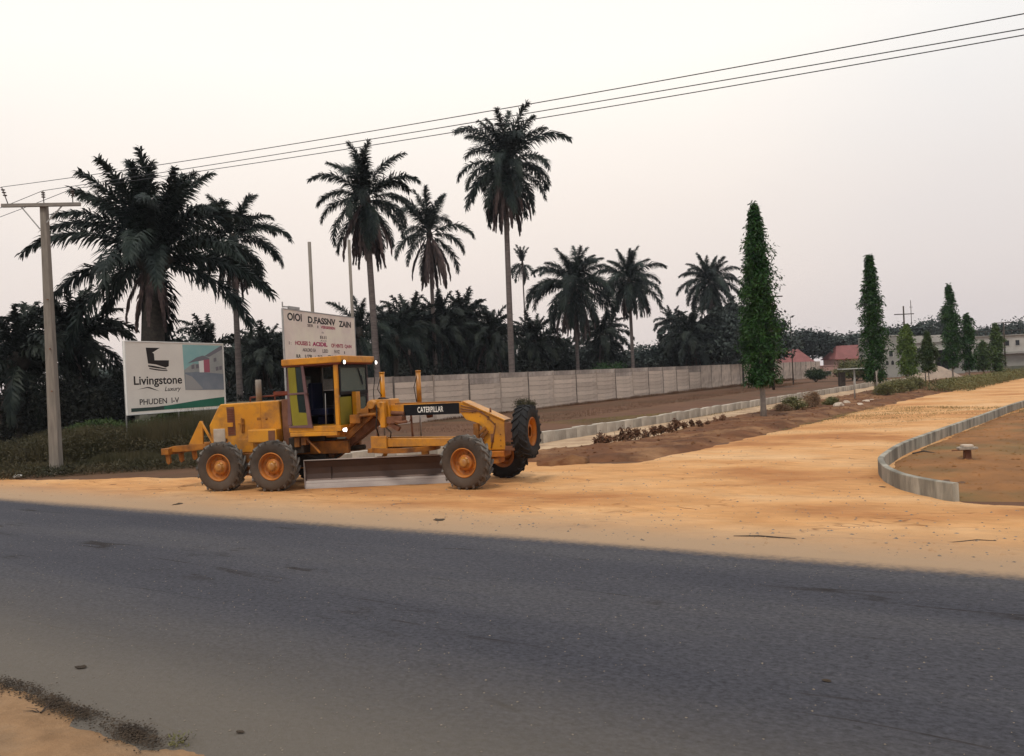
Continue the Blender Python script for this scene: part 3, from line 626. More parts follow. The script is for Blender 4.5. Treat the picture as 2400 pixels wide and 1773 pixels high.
# inside
b = MB(); b.box((-4.75, -.32, 1.95), (-4.2, .32, 2.14)); b.box((-4.80, -.30, 2.10), (-4.64, .30, 2.85)); b.box((-4.6, -.2, 1.7), (-4.3, .2, 1.95)); gb('seat', b, 'seat', bevel=.05)
b = MB(); b.tube([(-3.75, 0, 1.7), (-3.98, 0, 2.42)], .045, 8); st = gb('steering_column', b, 'dark', bevel=0)
b = MB(); b.box((-3.98, -.42, 1.702), (-3.66, .5, 2.34)); b.box((-4.7, .45, 1.702), (-3.99, .8, 2.2)); gb('console', b, 'dark', bevel=.02)
b = MB()
for i in range(24):
    a = 2*PI*i/24; a2 = 2*PI*(i+1)/24; c = Vector((-3.99, 0, 2.45))
    f = lambda t: c+Vector((math.sin(t)*.2*.35, math.cos(t)*.2, math.sin(t)*.2*.94))
    b.tube([f(a), f(a2)], .014, 6, False)
gb('steering_wheel', b, 'black', bevel=0)
b = MB()
for k in range(6): b.tube([(-3.86+.0, -.40+.05*k, 2.3), (-3.92, -.42+.05*k, 2.62)], .009, 6)
b.tube([(-4.15, -.55, 1.7), (-4.13, -.55, 2.55)], .012, 6); gb('lever', b, 'galv', bevel=0)
# lamps
for (p, r) in (((-3.345, -.98, 3.37), .055), ((-3.345, .98, 3.37), .055)):
    b = MB(); b.lathe([(0, -.05), (.035, -.045), (.06, -.01), (.063, .03), (.055, .03)], 16, 'x', (p[0], p[1], p[2]-.02)); l_ = gb('lamp_housing', b, 'black', bevel=0)
    b = MB(); b.lathe([(.056, .028), (.045, .05), (.02, .062), (0, .064)], 16, 'x', (p[0], p[1], p[2]-.02)); gb('lens', b, 'lamp', l_, 0)
for p in ((-3.42, -.88, 1.58), (-3.1, .30, 1.56)):
    b = MB(); b.lathe([(0, -.03), (.03, -.03), (.06, .02), (0, .02)], 14, 'x', p); b.tube([(p[0]-.02, p[1], p[2]), (p[0]-.25, p[1], p[2]-.05)], .02, 6); l_ = gb('work_lamp', b, 'black', bevel=0)
    b = MB(); b.lathe([(0, .03), (.05, .026), (.058, .021)], 14, 'x', p); b.lathe([(0, -.075), (.045, -.07), (.05, -.032)], 12, 'y', (p[0], p[1]-.0, p[2])); gb('lens', b, 'lamp', l_, 0)
b = MB(); b.tube([(-3.45, .86, 3.2), (-3.35, .93, 2.9), (-3.42, .95, 2.5), (-3.38, .9, 2.2)], .012, 6); gb('cable', b, 'black', bevel=0)
b = MB(); b.bar((-4.62, -.86, 1.42), (-4.22, -.80, .98), .07, .05); b.box((-4.95, -.86, 1.15), (-4.80, -.7, 1.42)); b.box((-4.75, -.86, 1.2), (-4.60, -.7, 1.42)); gb('step_bracket', b, 'yellowg')

# main frame: arch behind, beam, gooseneck
b = MB(); b.bar((-4.25, 0, .84), (-2.85, 0, 1.80), .34, .26); b.box((-4.9, -.2, .82), (-4.1, .2, 1.05)); gb('frame_leg', b, 'rust', bevel=.02)  # dark brown here puts the leg's shade into its colour
b = MB(); b.bar((-3.6, -.45, 1.35), (-2.75, -.40, 2.05), .10, .16); b.tube([(-3.5, -.5, 1.62), (-3.2, -.52, 1.98), (-2.8, -.4, 2.1)], .035); b.tube([(-3.55, -.42, 1.55), (-3.1, -.6, 1.92), (-2.7, -.5, 1.95)], .045)
b.tube([(-3.5, -.3, 1.75), (-3.0, -.35, 2.15), (-2.75, -.3, 2.2)], .04); b.box((-3.42, -.62, 1.72), (-3.12, -.4, 1.95)); b.box((-3.14, -.55, 1.9), (-2.9, -.35, 2.1)); gb('hydraulic_valves', b, 'yellowg', bevel=.012)
b = MB(); b.prism([(-2.95, 2.28), (-2.9, 2.33), (-2.40, 2.32), (-2.36, 1.80), (-2.45, 1.60), (-2.62, 1.60), (-2.75, 1.85), (-2.92, 1.95), (-3.05, 2.1)], -.38, .38)
b.tube([(-2.80, -.62, 2.20), (-2.80, .62, 2.20)], .115, 16); b.tube([(-2.55, -.60, 2.18), (-2.55, .6, 2.18)], .09, 14); b.box((-2.56, -.60, 1.58), (-2.42, -.44, 2.26)); gb('saddle', b, 'yellow', bevel=.02)
b = MB(); b.tube([(-2.42, -.25, 1.95), (-2.0, -.28, 1.92)], .06); b.box((-2.42, -.5, 1.68), (-1.98, -.2, 1.86)); b.tube([(-2.42, -.42, 1.78), (-2.05, -.5, 1.70), (-1.85, -.45, 1.72)], .04); b.bar((-2.35, -.4, 1.66), (-2.1, -.4, 1.52), .14, .12)
b.tube([(-1.97, -.36, 1.72), (-1.82, -.38, 1.70), (-1.76, -.36, 1.86)], .014, 6); gb('centre_shift_cylinder', b, 'rust', bevel=.012)
b = MB(); b.box((-2.40, -.235, 1.87), (-.42, .235, 2.165)); gb('main_beam', b, 'yellow', bevel=.012)
b = MB(); b.box((-2.02, -.243, 1.862), (-.47, -.2375, 2.148)); db = gb('black_decal', b, 'black', bevel=0)
me = text_mesh('CATERPILLAR', M['white'], .15, .72, .012); link('lettering', me, db, (-1.63, -.2465, 1.93))
b = MB(); b.prism([(-.42, 2.165), (-.33, 2.165), (.74, 1.64), (.74, .90), (.28, .90), (.18, 1.05), (.14, 1.50), (-.02, 1.62), (-.28, 1.70), (-.42, 1.86)], -.27, .27); gb('gooseneck', b, 'yellow', bevel=.015)
b = MB(); b.bar((-.36, 0, 2.185), (.76, 0, 1.655), .62, .028); gb('gooseneck_top_plate', b, 'yellow', bevel=.006)
b = MB()
for k, (p, q_) in enumerate((((-.40, 2.08), (-.05, 1.98)), ((-.42, 2.00), (.15, 1.90)), ((-.42, 1.93), (.0, 1.90)), ((-.05, 1.98), (.35, 1.75)), ((.15, 1.9), (.5, 1.55)), ((.5, 1.55), (.36, .95)))):
    b.tube([(p[0], -.29, p[1]), (q_[0], -.29, q_[1])], .013, 6)
gb('hose', b, 'rust', bevel=0)
b = MB(); b.box((-.06, -.42, 1.22), (.08, -.28, 1.60)); b.bar((-.02, -.36, 1.25), (.26, -.36, 1.5), .06, .08); b.bar((-.1, -.34, 1.12), (.06, -.4, 1.62), .04, .05); b.bar((.1, -.34, 1.2), (.3, -.34, 1.42), .05, .09); gb('steering_cylinder', b, 'yellowg', bevel=.01)
b = MB(); b.box((-.13, -.95, .62), (.10, .95, .82)); b.box((.1, -.35, .72), (.72, .35, .88)); b.bar((.15, -.7, .95), (.15, .7, .95), .07, .09); b.box((.3, -.3, .55), (.55, .3, .70)); gb('front_axle', b, 'orange', bevel=.02)
b = MB(); b.box((.745, -.35, .88), (1.04, .30, 1.0)); b.box((.745, -.30, 1.1), (1.0, .1, 1.6)); gb('spare_carrier', b, 'rust', bevel=.01)
b = MB(); b.lathe([(0, 0), (.03, 0), (.02, .12), (0, .13)], 8, 'z', (.33, -.1, 1.86)); gb('tow_pin', b, 'rust', bevel=0)
b = MB()
for k in range(7):
    y0 = -.30+.07*k; b.tube([(-3.45, y0-.1, 1.62+.03*k), (-3.2, y0-.12, 1.80+.04*(k % 3)), (-2.95, y0*.8-.1, 2.14+.03*(k % 2)), (-2.7, y0*.7-.05, 2.36), (-2.45, y0*.6, 2.28)], .017, 6)
b.tube([(-2.7, -.5, 2.2), (-2.62, -.62, 1.95), (-2.7, -.55, 1.6), (-2.66, -.48, 1.35)], .02, 6); b.tube([(-2.5, -.45, 1.62), (-2.3, -.5, 1.45), (-2.35, -.45, 1.3)], .018, 6)
b.tube([(-2.85, .3, 2.36), (-2.95, .2, 2.6), (-2.86, .3, 3.0)], .013, 6); b.tube([(-1.86, .46, 3.0), (-1.96, .4, 2.6), (-1.9, .4, 2.2)], .013, 6)
gb('hydraulic_hose', b, 'dark', bevel=0)
b = MB()
for x in (-.3, -.1, .1, .3, .5):
    z = 2.05-max(0, x+.33)*.5; b.lathe([(0, -.012), (.014, -.012), (.014, 0)], 6, c=(x, -.271, z-.05))
for z in (1.0, 1.15, 1.3): b.lathe([(0, -.012), (.016, -.012), (.016, 0)], 6, c=(.62, -.271, z))
b.box((.36, -.285, 1.1), (.44, -.271, 1.32)); gb('bolts_and_plates', b, 'rust', bevel=0)
b = MB(); b.box((-.33, -.31, 2.01), (.0, .31, 2.03)) if False else b.tube([(-.42, -.2, 2.175), (-.9, -.18, 2.185), (-2.3, -.15, 2.18)], .02, 6); gb('beam_pipe', b, 'yellowg', bevel=0)
# lift cylinders and rods
for (x, y) in ((-2.86, .34), (-1.86, .50)):
    b = MB(); b.tube([(x, y, 2.10), (x, y, 3.02)], .068, 16); b.tube([(x, y, 3.02), (x, y, 3.06)], .078, 16); gb('lift_cylinder', b, 'yellow', bevel=0)
    b = MB(); b.tube([(x, y, 1.2), (x, y, 2.1)], .028, 10); gb('cylinder_rod', b, 'galv', bevel=0)
b = MB(); b.tube([(-1.9, -.05, 1.86), (-1.86, -.1, 1.3)], .03, 8); b.tube([(-1.5, .1, 1.82), (-1.35, .1, 1.84)], .06, 8); b.tube([(-2.7, -.45, 1.6), (-2.75, -.45, 1.15)], .025, 8); gb('side_shift_linkage', b, 'rust', bevel=0)
# drawbar, circle, blade
b = MB(); b.prism([(-2.86, 1.30), (-.3, 1.24), (-.3, 1.05), (-.9, 1.05), (-2.86, 1.06)], -.42, -.30); b.bar((-2.8, .42, 1.18), (-.3, .1, 1.15), .12, .2); b.bar((-2.84, -.42, 1.18), (-2.84, .5, 1.18), .14, .18); b.box((-2.9, -.5, 1.02), (-2.45, -.42, 1.36)); b.bar((-.6, -.3, 1.15), (.2, 0, 1.1), .12, .16); gb('drawbar', b, 'yellow', bevel=.015)
b = MB(); b.lathe([(.78, 0), (.92, 0), (.92, .12), (.78, .12), (.78, 0)], 40, 'z', (-2.1, 0, .93), False)
b.box((-3.0, -.5, .92), (-2.85, -.2, 1.03)); gb('circle', b, 'yellowg', bevel=.006)
b = MB()
for i in range(52):
    a = 2*PI*i/52; b.box((.705, -.022, 0), (.775, .022, .09), Matrix.Translation((-2.1, 0, .945)) @ Matrix.Rotation(a, 4, 'Z'))
tag(gb('circle_teeth', b, 'rust', bevel=0), kind='stuff')
b = MB(); b.bar((-2.6, -.2, .9), (-2.7, -.25, .7), .2, .1); b.bar((-1.6, .1, .9), (-1.6, .1, .7), .2, .1); b.tube([(-3.1, .3, .7), (-1.4, .45, .72)], .05); gb('blade_mount', b, 'yellowg')
BL = link('blade', None, GR, (-4.72, -.72, 0), (0, 0, R_(12.5)))
prof = [(-.10, .17), (-.16, .28), (-.185, .42), (-.17, .58), (-.11, .74), (-.05, .79)]
prof2 = [(a+.03, z) for a, z in prof]
b = MB(); n_ = len(prof); LB = 3.98; vs = []
for x in (0, LB):
    vs += [(x, -a-.2, z) for a, z in prof]+[(x, -a-.2+.035, z) for a, z in reversed(prof)]
k_ = 2*n_; b.add(vs, [tuple(range(k_-1, -1, -1)), tuple(range(k_, 2*k_))]+[(i, (i+1) % k_, k_+(i+1) % k_, k_+i) for i in range(k_)])
bl = b.build('moldboard', M['blade'], BL, bevel=.004)
b = MB(); b.prism([(-.012, .10), (-.012, .80), (.20, .80), (.20, .10)], -.145, -.12) if False else None
b.box((.245, -.056, .20), (.255, -.012, .77)) if False else None
b = MB(); vs = [(0, -.085, .235), (0, -.125, .03), (0, -.100, .03), (0, -.05, .235), (LB, -.085, .235), (LB, -.125, .03), (LB, -.100, .03), (LB, -.05, .235)]
b.add(vs, [(0, 1, 2, 3), (7, 6, 5, 4), (0, 4, 5, 1), (1, 5, 6, 2), (2, 6, 7, 3), (3, 7, 4, 0)]); b.build('cutting_edge', M['edge'], BL, bevel=.003)
b = MB(); b.box((-.012, -.14, .05), (-.001, .02, .79)); b.build('end_bit', M['edge'], BL, bevel=.003)
b = MB(); b.tube([(0, -.15+.0, .792), (LB, -.15, .792)], .016, 6); b.build('blade_lip', M['edge'], BL)
b = MB(); b.box((.70, -.06, .24), (.708, -.002, .6)); b.build('weld_seam', M['dark'], BL)

# ------------------------------------------------------------------ left billboard
pL, pR = at(300, 976, 34.7), at(527, 948, 40.0)
d = pR-pL; d.z = 0; BW = d.length; ba = math.atan2(d.y, d.x); BH = 3.1
BB = thing('billboard', 'white estate billboard with a house picture, black logo and green swoosh', 'billboard', (pL.x, pL.y, 0), ba)
zb = 1.97
def sheet(name, uv, m, y, parent, W=BW, H=BH, zb_=zb, t=.003):
    b = MB(); b.prism([(u*W, zb_+(1-v)*H) for u, v in uv], y-t, y); return b.build(name, m, parent)
b = MB(); b.box((0, -.01, zb), (BW, .02, zb+BH)); fc = b.build('face', M['signface'], BB)
b = MB(); b.box((-.05, -.04, zb-.06), (BW+.05, .05, zb)); b.box((-.05, -.04, zb+BH), (BW+.05, .05, zb+BH+.05)); b.box((-.05, -.04, zb), (0, .05, zb+BH)); b.box((BW, -.04, zb), (BW+.05, .05, zb+BH)); b.build('frame', M['white'], BB, bevel=.005)
for x in (-.02, BW*.5, BW): b = MB(); b.tube([(x, .08, -.2), (x, .08, zb+BH+.05)], .03, 8); b.build('post', M['galv'], BB)
b = MB()
for v in (.25, .75): b.bar((0, .06, zb+BH*v), (BW, .06, zb+BH*v), .04, .05)
b.build('rail', M['galv'], BB)
y = -.0125
ph = sheet('picture', [(.555, .02), (.995, .02), (.995, .72), (.565, .70)], M['teal'], y, BB)
y2 = -.0155
sheet('print', [(.56, .40), (.66, .30), (.80, .33), (.995, .30), (.995, .72), (.565, .70)], M['pgrey'], y2, ph)
y3 = -.0185
sheet('print', [(.565, .44), (.70, .43), (.995, .47), (.995, .72), (.565, .70)], M['pslate'], y3, ph)
sheet('print', [(.80, .22), (.97, .04), (.995, .03), (.995, .45), (.84, .44)], M['pgrey'], y3, ph)
sheet('print', [(.57, .46), (.64, .50), (.75, .68), (.75, .70), (.565, .70)], M['grndpr'], y3-.003, ph)
sheet('print', [(.785, .19), (.97, .03), (.995, .02), (.995, .08), (.84, .20)], M['proof'], y3-.003, ph)
sheet('print', [(.60, .30), (.70, .21), (.77, .18), (.84, .22), (.84, .245), (.70, .27)], M['proof'], y3-.003, ph)
sheet('print', [(.72, .27), (.775, .25), (.775, .44), (.725, .44)], M['white'], y3-.003, ph)
sheet('print', [(.775, .245), (.84, .24), (.84, .44), (.775, .44)], M['pink'], y3-.006, ph)
for (u, v) in ((.89, .22), (.91, .36), (.95, .35), (.64, .33), (.69, .32)): sheet('print', [(u, v), (u+.03, v-.01), (u+.03, v+.05), (u, v+.06)], M['proof'], y3-.006, ph)
sheet('swoosh', [(.03, .925), (.25, .925), (.36, .915), (.48, .96), (.48, .972), (.03, .975)], M['greend'], y, BB)
sheet('swoosh', [(.34, .92), (.52, .893), (.72, .862), (.88, .845), (.993, .835), (.993, .972), (.34, .972)], M['green'], y-.003, BB)
lg = sheet('logo', [(.19, .075), (.325, .075), (.25, .145), (.265, .16), (.268, .255), (.41, .255), (.405, .34), (.375, .36), (.28, .315), (.205, .30)], M['ink'], y, BB)
sheet('stroke', [(.205, .325), (.26, .335), (.38, .375), (.385, .39), (.25, .36), (.205, .345)], M['ink'], y, lg)
sheet('stroke', [(.215, .365), (.30, .385), (.39, .40), (.39, .412), (.30, .403), (.215, .38)], M['ink'], y, lg)
sheet('stroke', [(.095, .665), (.19, .635), (.215, .64), (.30, .70), (.225, .665), (.19, .648)], M['ink'], y, lg)
def word(txt, m, u, v, hh, ww, parent, W=BW, H=BH, z0=zb, yy=y, bold=0, shear=0):
    me = text_mesh(txt, m, hh, ww, bold, shear); return link('lettering', me, parent, (u*W, yy, z0+(1-v)*H))
word('Livingstone', M['ink'], .065, .64, .50, BW*.47, BB, bold=.02)
word('Luxury', M['ink'], .355, .725, .26, BW*.165, BB, bold=.012, shear=.3)
word('PHUDEN  I-V', M['ink'], .11, .885, .25, BW*.385, BB, bold=.016)

# ------------------------------------------------------------------ second sign behind the cab
qL, qR = at(668, 846, 38.0), at(834, 843, 45.0)
d = qR-qL; d.z = 0; SW = d.length; sa = math.atan2(d.y, d.x); SH = 2.42; sz = qL.z
SG = thing('painted_sign', 'old cream board of black and red block lettering on posts above the grader cab', 'sign', (qL.x, qL.y, 0), sa)
b = MB(); b.box((0, -.01, sz), (SW, .02, sz+SH)); b.build('face', M['signface2'], SG)
b = MB(); b.box((-.05, -.03, sz-.05), (SW+.05, .04, sz)); b.box((-.05, -.03, sz+SH), (SW+.05, .04, sz+SH+.05)); b.box((-.06, -.03, sz-2), (0, .04, sz+SH)); b.box((SW, -.03, sz-2), (SW+.05, .04, sz+SH)); b.build('frame', M['galv'], SG)
b = MB(); b.bar((.0, .0, sz+SH+.08), (.0, 0, sz+SH+.35), .05, .05); b.bar((0, 0, sz+SH+.12), (.5, 0, sz+SH+.14), .06, .06); b.box((.5, -.03, sz+SH+.06), (1.5, .04, sz+SH+.19)); b.build('bracket', M['galv'], SG, bevel=.005)
for px_, top in ((722, 568), (817, 563)):
    Yp = 41.0 if px_ < 800 else 45.2
    t_ = at(px_, top, Yp); x_ = (Vector((t_.x, t_.y, 0))-Vector((qL.x, qL.y, 0))).dot(Vector((math.cos(sa), math.sin(sa), 0)))
    b = MB(); b.tube([(x_, .16, -.2), (x_, .16, t_.z)], .085, 10); b.build('post', M['pole'], SG)
def w2(txt, m, u, v, hh, uw, bold=.0): word(txt, M[m], u, v, hh, SW*uw, SG, SW, SH, sz, -.0125, bold)
w2('OIOI', 'ink', .05, .205, .37, .18, .035); w2('D.FASSNV', 'ink', .31, .22, .34, .39, .04); w2('ZAIN', 'ink', .75, .235, .33, .19, .04)
w2('SER', 'inkg', .30, .30, .15, .08, .03); w2('I', 'ink', .435, .31, .14, .012, .03); w2('VERSESSEN', 'inkr', .48, .31, .15, .21, .05)
w2('a', 'inkg', .49, .41, .08, .03); w2('BII', 'inkg', .465, .53, .16, .09, .01); w2('ACS', 'inkg', .465, .585, .08, .09, .01)
w2('1:', 'inkg', .055, .68, .15, .03, .01); w2('HOUSES 2', 'inkr', .13, .685, .21, .20, .045); w2('ACIDIL', 'inkm', .355, .69, .22, .21, .05); w2('OF HINTS', 'inkr', .62, .70, .21, .18, .045); w2('QAIN', 'inkr', .825, .71, .22, .11, .045)
w2('AKKORD EA', 'inkg', .22, .81, .17, .18, .04); w2('LEID', 'inkg', .49, .82, .18, .08, .03); w2('FAVIZ', 'inkg', .66, .825, .18, .085, .03); w2('1', 'inkg', .81, .83, .14, .015, .02)
w2('ILR', 'ink', .14, .935, .16, .055, .04); w2('1/78', 'ink', .25, .94, .17, .09, .03); w2('I', 'inkg', .385, .94, .13, .005); w2('763.', 'ink', .42, .94, .16, .075, .04); w2('SEN', 'ink', .565, .935, .16, .065, .04); w2('SHA 805', 'ink', .67, .935, .16, .11, .04)

# ------------------------------------------------------------------ power poles and wires
pb = gp(133, 1112); YP = pb.y; ptop = at(105, 478, YP)
PP = thing('power_pole', 'tall tapered grey concrete power pole with a crossarm at the left edge', 'power pole', (pb.x, pb.y, 0))
b = MB(); hw0, hw1, zt = .19, .115, ptop.z
b.add([(-hw0, -.16, -.4), (hw0, -.16, -.4), (hw0, .16, -.4), (-hw0, .16, -.4), (-hw1, -.11, zt), (hw1, -.11, zt), (hw1, .11, zt), (-hw1, .11, zt)], ((0,3,2,1),(4,5,6,7),(0,1,5,4),(1,2,6,5),(2,3,7,6),(3,0,4,7)))
b.build('shaft', M['pole'], PP, bevel=.03)
b = MB(); b.box((-.30, -.25, -.3), (.26, .25, .10)); b.build('footing', M['stone'], PP, bevel=.05)
zA = at(105, 478, YP).z-.10
b = MB(); b.bar((-1.45, -.17, zA+.06), (1.42, -.17, zA-.02), .11, .13); ca = b.build('crossarm', M['polewood'], PP, bevel=.01)
b = MB(); b.bar((-.75, -.17, zA), (-.12, -.12, zA-.85), .03, .04); b.build('brace', M['galv'], PP)
b = MB(); b.bar((.75, -.17, zA-.05), (.14, -.12, zA-.62), .03, .04); b.build('brace', M['galv'], PP)
tips = []
for (x, y_, z0, lean, hh) in ((-1.22, -.17, zA+.12, -.20, .62), (0, 0, zt, -.02, .48), (1.15, -.17, zA+.05, 0, .50)):
    b = MB(); p0 = Vector((x, y_, z0)); p1 = p0+Vector((lean, 0, hh)); b.tube([p0, p1], .018, 6)
    for f in (.45, .62, .78): q_ = p0.lerp(p1, f); b.tube([q_, q_+Vector((0, 0, .02)), q_+Vector((0, 0, .05)), q_+Vector((0, 0, .06))], [.02, .075, .06, .02], 10)
    b.build('insulator', M['porcelain'], PP); tips.append(p1+Vector((pb.x, pb.y, 0)))
b = MB()
for z_ in (3.05, 4.6, 6.4): b.tube([(.06, -.2, z_), (.06, -.1, z_)], .022, 6)
b.build('bolt', M['rust'], PP)
wd = Vector((.87, -.493, 0))
def hit(px, py, o):       # where a sight line meets the vertical plane through o along wd -> (distance along, height)
    a, bb = ab(px, py); t = (a*o.y-o.x)/(wd.x-a*wd.y); Y = o.y+t*wd.y; return t, CAM_H+bb*Y
for i, (tp, A1, A2, lab, lf) in enumerate(((tips[0], (466, 373), (2399, 33), 'upper thin black power wire crossing the sky', (0, 500)), (tips[1], (463, 392), (2399, 68), 'middle thin black power wire crossing the sky', (0, 566)), (tips[2], (454, 404), (2399, 83), 'lowest thin black power wire crossing the sky', (0, 620)))):
    t1, z1 = hit(*A1, tp); t2, z2 = hit(*A2, tp)
    bq = ((z2-tp.z)/t2-(z1-tp.z)/t1)/(t2-t1); aq = (z1-tp.z)/t1-bq*t1
    pts = [Vector((tp.x, tp.y, 0))+wd*t+Vector((0, 0, tp.z+aq*t+bq*t*t)) for t in np.linspace(0, 52, 40)]
    far = Vector((tp.x, tp.y, 0))-wd*50
    left = [Vector((tp.x, tp.y, 0))-wd*t+Vector((0, 0, tp.z-.085*t+.0017*t*t)) for t in np.linspace(50, 0, 30)][:-1]
    b = MB(); b.tube(left+pts, .011, 5); tag(b.build('power_wire', M['wire']), lab, 'power wire', 'power wires')
for (px, py, Y, lab) in ((2118, 737, 120, 'far T shaped utility pole with crossed arms above the grey building'), (1832, 695, 92, 'far utility pole crossarm showing beside the tallest ashoka tree'), (2352, 757, 140, 'far utility pole crossarm near the right edge')):
    p = at(px, py, Y); t = thing('utility_pole', lab, 'utility pole', (p.x if px != 1832 else p.x-1.4, p.y, 0), 0, 'far utility poles')
    b = MB(); b.tube([(0, 0, -.3), (0, 0, p.z+(1.2 if px == 2118 else 0))], [.16, .10], 6); b.build('shaft', M['barkd'], t)
    b = MB(); b.bar((-1.45, -.1, p.z), (1.45, -.1, p.z), .14, .13); b.build('crossarm', M['barkd'], t)
    if px == 2118:
        b = MB(); b.tube([(1.1, 0, p.z-1.6), (1.1, 0, p.z+2.0)], .05, 5); b.tube([(.9, 0, p.z+1.0), (1.35, 0, p.z+1.0)], .04, 5); b.bar((-.5, 0, p.z-1.5), (.5, 0, p.z-1.5), .08, .1); b.build('brace', M['barkd'], t)
p = at(1852, 742, 110); b = MB(); b.tube([(0, 0, 0), (0, 0, p.z)], [.09, .04], 5); tag(b.build('mast', M['barkd'], None, (p.x, p.y, 0)), 'thin dark mast rising right of the tallest ashoka tree', 'mast')

# ------------------------------------------------------------------ foliage builders
def frond_mesh(name, L, e0, droop, nl, ll, seed, m, folded=1., wleaf=.05):
    r = np.random.RandomState(seed); n = 16; t = np.linspace(0, 1, n); ang = e0-droop*t**1.35
    ds = L/(n-1); x = np.concatenate([[0], np.cumsum(np.cos(ang[:-1])*ds)]); z = np.concatenate([[0], np.cumsum(np.sin(ang[:-1])*ds)])
    sidebend = r.uniform(-.25, .25); yy = sidebend*t*t*L*.25
    V = []; F = []
    for i in range(n):
        rr = .055*(1-t[i])+.008; nx, nz_ = -math.sin(ang[i]), math.cos(ang[i])
        V += [(x[i]-nx*rr*.0, yy[i]-rr, z[i]), (x[i]+nx*rr, yy[i], z[i]+nz_*rr), (x[i], yy[i]+rr, z[i]), (x[i]-nx*rr*.6, yy[i], z[i]-nz_*rr*.6)]
    for i in range(n-1):
        for j in range(4): F.append((i*4+j, i*4+(j+1) % 4, i*4+4+(j+1) % 4, i*4+4+j))
    for k in range(nl):
        tt = .10+.90*(k+r.uniform(-.3, .3))/nl; tt = min(max(tt, .08), .995)
        f = tt*(n-1); i = min(int(f), n-2); f -= i
        P = Vector((x[i]+(x[i+1]-x[i])*f, yy[i]+(yy[i+1]-yy[i])*f, z[i]+(z[i+1]-z[i])*f)); a = ang[i]+(ang[i+1]-ang[i])*f
        T = Vector((math.cos(a), 0, math.sin(a))); U = Vector((-math.sin(a), 0, math.cos(a))); Sd = Vector((0, 1, 0))
        ln = ll*(.45+.55*min(1, tt/.3))*(1-.55*max(0, (tt-.6)/.4))*r.uniform(.8, 1.15)
        for s in (-1, 1):
            roll = r.uniform(-1.1, .9); fa = math.radians(58-26*tt)+r.uniform(-.28, .28)
            sd_ = (Sd*s*math.cos(roll)+U*math.sin(roll))*folded
            D1 = (sd_*math.sin(fa)+T*math.cos(fa)+Vector((0, 0, -.12))).normalized()
            D2 = (D1+Vector((0, 0, -.9 if folded < .7 else -.62))).normalized()
            wv = (T-D1*T.dot(D1)); wv = (wv.normalized() if wv.length > .05 else U)*wleaf
            p1 = P+D1*ln*.55; p2 = p1+D2*ln*.45; q0 = len(V)
            V += [tuple(P-wv*.5), tuple(P+wv*.5), tuple(p1+wv*.6), tuple(p1-wv*.6), tuple(p2+wv*.08), tuple(p2-wv*.08)]
            F += [(q0, q0+1, q0+2, q0+3), (q0+3, q0+2, q0+4, q0+5)]
    return npmesh(name, V, F, m)
ELS = (84, 68, 50, 30, 8, -18, -48)
FR = {}
def fset(key, m, nl, ll, L=5.5, wl_=.05):
    DR = (34, 56, 76, 84, 72, 70, 36) if key == 'c' else (40, 66, 92, 104, 98, 76, 40)
    FR[key] = [[frond_mesh('frond', L, math.radians(e), math.radians(dr), nl, ll, 100+i*7+j, m, 1., wl_) for j in range(2)] for i, (e, dr) in enumerate(zip(ELS, DR))]
fset('a', M['palm'], 135, 1.0, wl_=.058)
FR_C = None
fset('c', M['palm'], 150, .92, wl_=.055)
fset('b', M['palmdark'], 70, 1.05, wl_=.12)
DEAD = [frond_mesh('dead_frond', 4.6, math.radians(e), math.radians(dr), 90, .8, 300+j, M['palmdead'], .30, .07) for j, (e, dr) in enumerate(((-52, 38), (-68, 20), (-76, 12)))]
def palm(label, base, top, R, counts, dead=0, key='a', seed=1, tr=(.24, .17), name='palm_tree', group=None, tm='trunkp', deads=1., twist=0, up=1.):
    r = random.Random(seed); t = thing(name, label, 'palm tree', (base.x, base.y, 0), 0, group)
    tv = Vector((top.x-base.x, top.y-base.y, top.z)); b = MB()
    pts = [Vector((tv.x*(f**1.2), tv.y*f, tv.z*f)) for f in np.linspace(-.02, 1, 12) if f >= 0 or True]
    pts = [Vector((tv.x*(max(0, f)**1.15), tv.y*f, tv.z*f-(.3 if f <= 0 else 0))) for f in np.linspace(0, 1, 12)]
    rad = [tr[0]*(1.35 if i == 0 else 1)+(tr[1]-tr[0])*i/11 for i in range(12)]; b.tube(pts, rad, 10); b.build('trunk', M[tm], t)
    b = MB(); b.tube([tv-Vector((0, 0, .9)), tv-Vector((0, 0, .35)), tv+Vector((0, 0, .25))], [tr[1]*1.1, tr[1]*2.2, tr[1]*1.1], 9); b.build('crown_shaft', M['trunkh'], t)
    s = R/4.6; CS = (.76, .82, .94, 1, 1, .98, .9)
    for ci, c in enumerate(counts):
        ph = r.uniform(0, 6.28)
        for k in range(c):
            az = ph+2*PI*k/c+r.uniform(-.3, .3)+twist
            link('frond', FR[key][ci][r.randrange(2)], t, tv+Vector((math.cos(az)*.12, math.sin(az)*.12, -.12*ci*.6)), (r.uniform(-.25, .25), r.uniform(-.12, .12), az), s*CS[ci]*(up if ci < 3 else 1)*r.uniform(.84, 1.08))
    for k in range(dead):
        az = 2*PI*k/max(1, dead)+r.uniform(-.4, .4)
        link('dead_frond', DEAD[r.randrange(3)], t, tv+Vector((math.cos(az)*.15, math.sin(az)*.15, -.4)), (r.uniform(-.15, .15), 0, az), s*deads*r.uniform(.8, 1.1))
    return t
def P_(px, py, Y, bx=None, by=None):
    top = at(px, py, Y)
    if bx is None: base = Vector((top.x, top.y, 0))
    else: base = at(bx, by, Y); base.z = 0
    return base, top
palm('huge spreading oil palm towering over the white estate billboard', *P_(360, 598, 45, 352, 900), 6.0, (9, 10, 7, 5, 7, 3, 0), 9, key='c', seed=3, tr=(.72, .55), tm='trunkh', deads=.62)
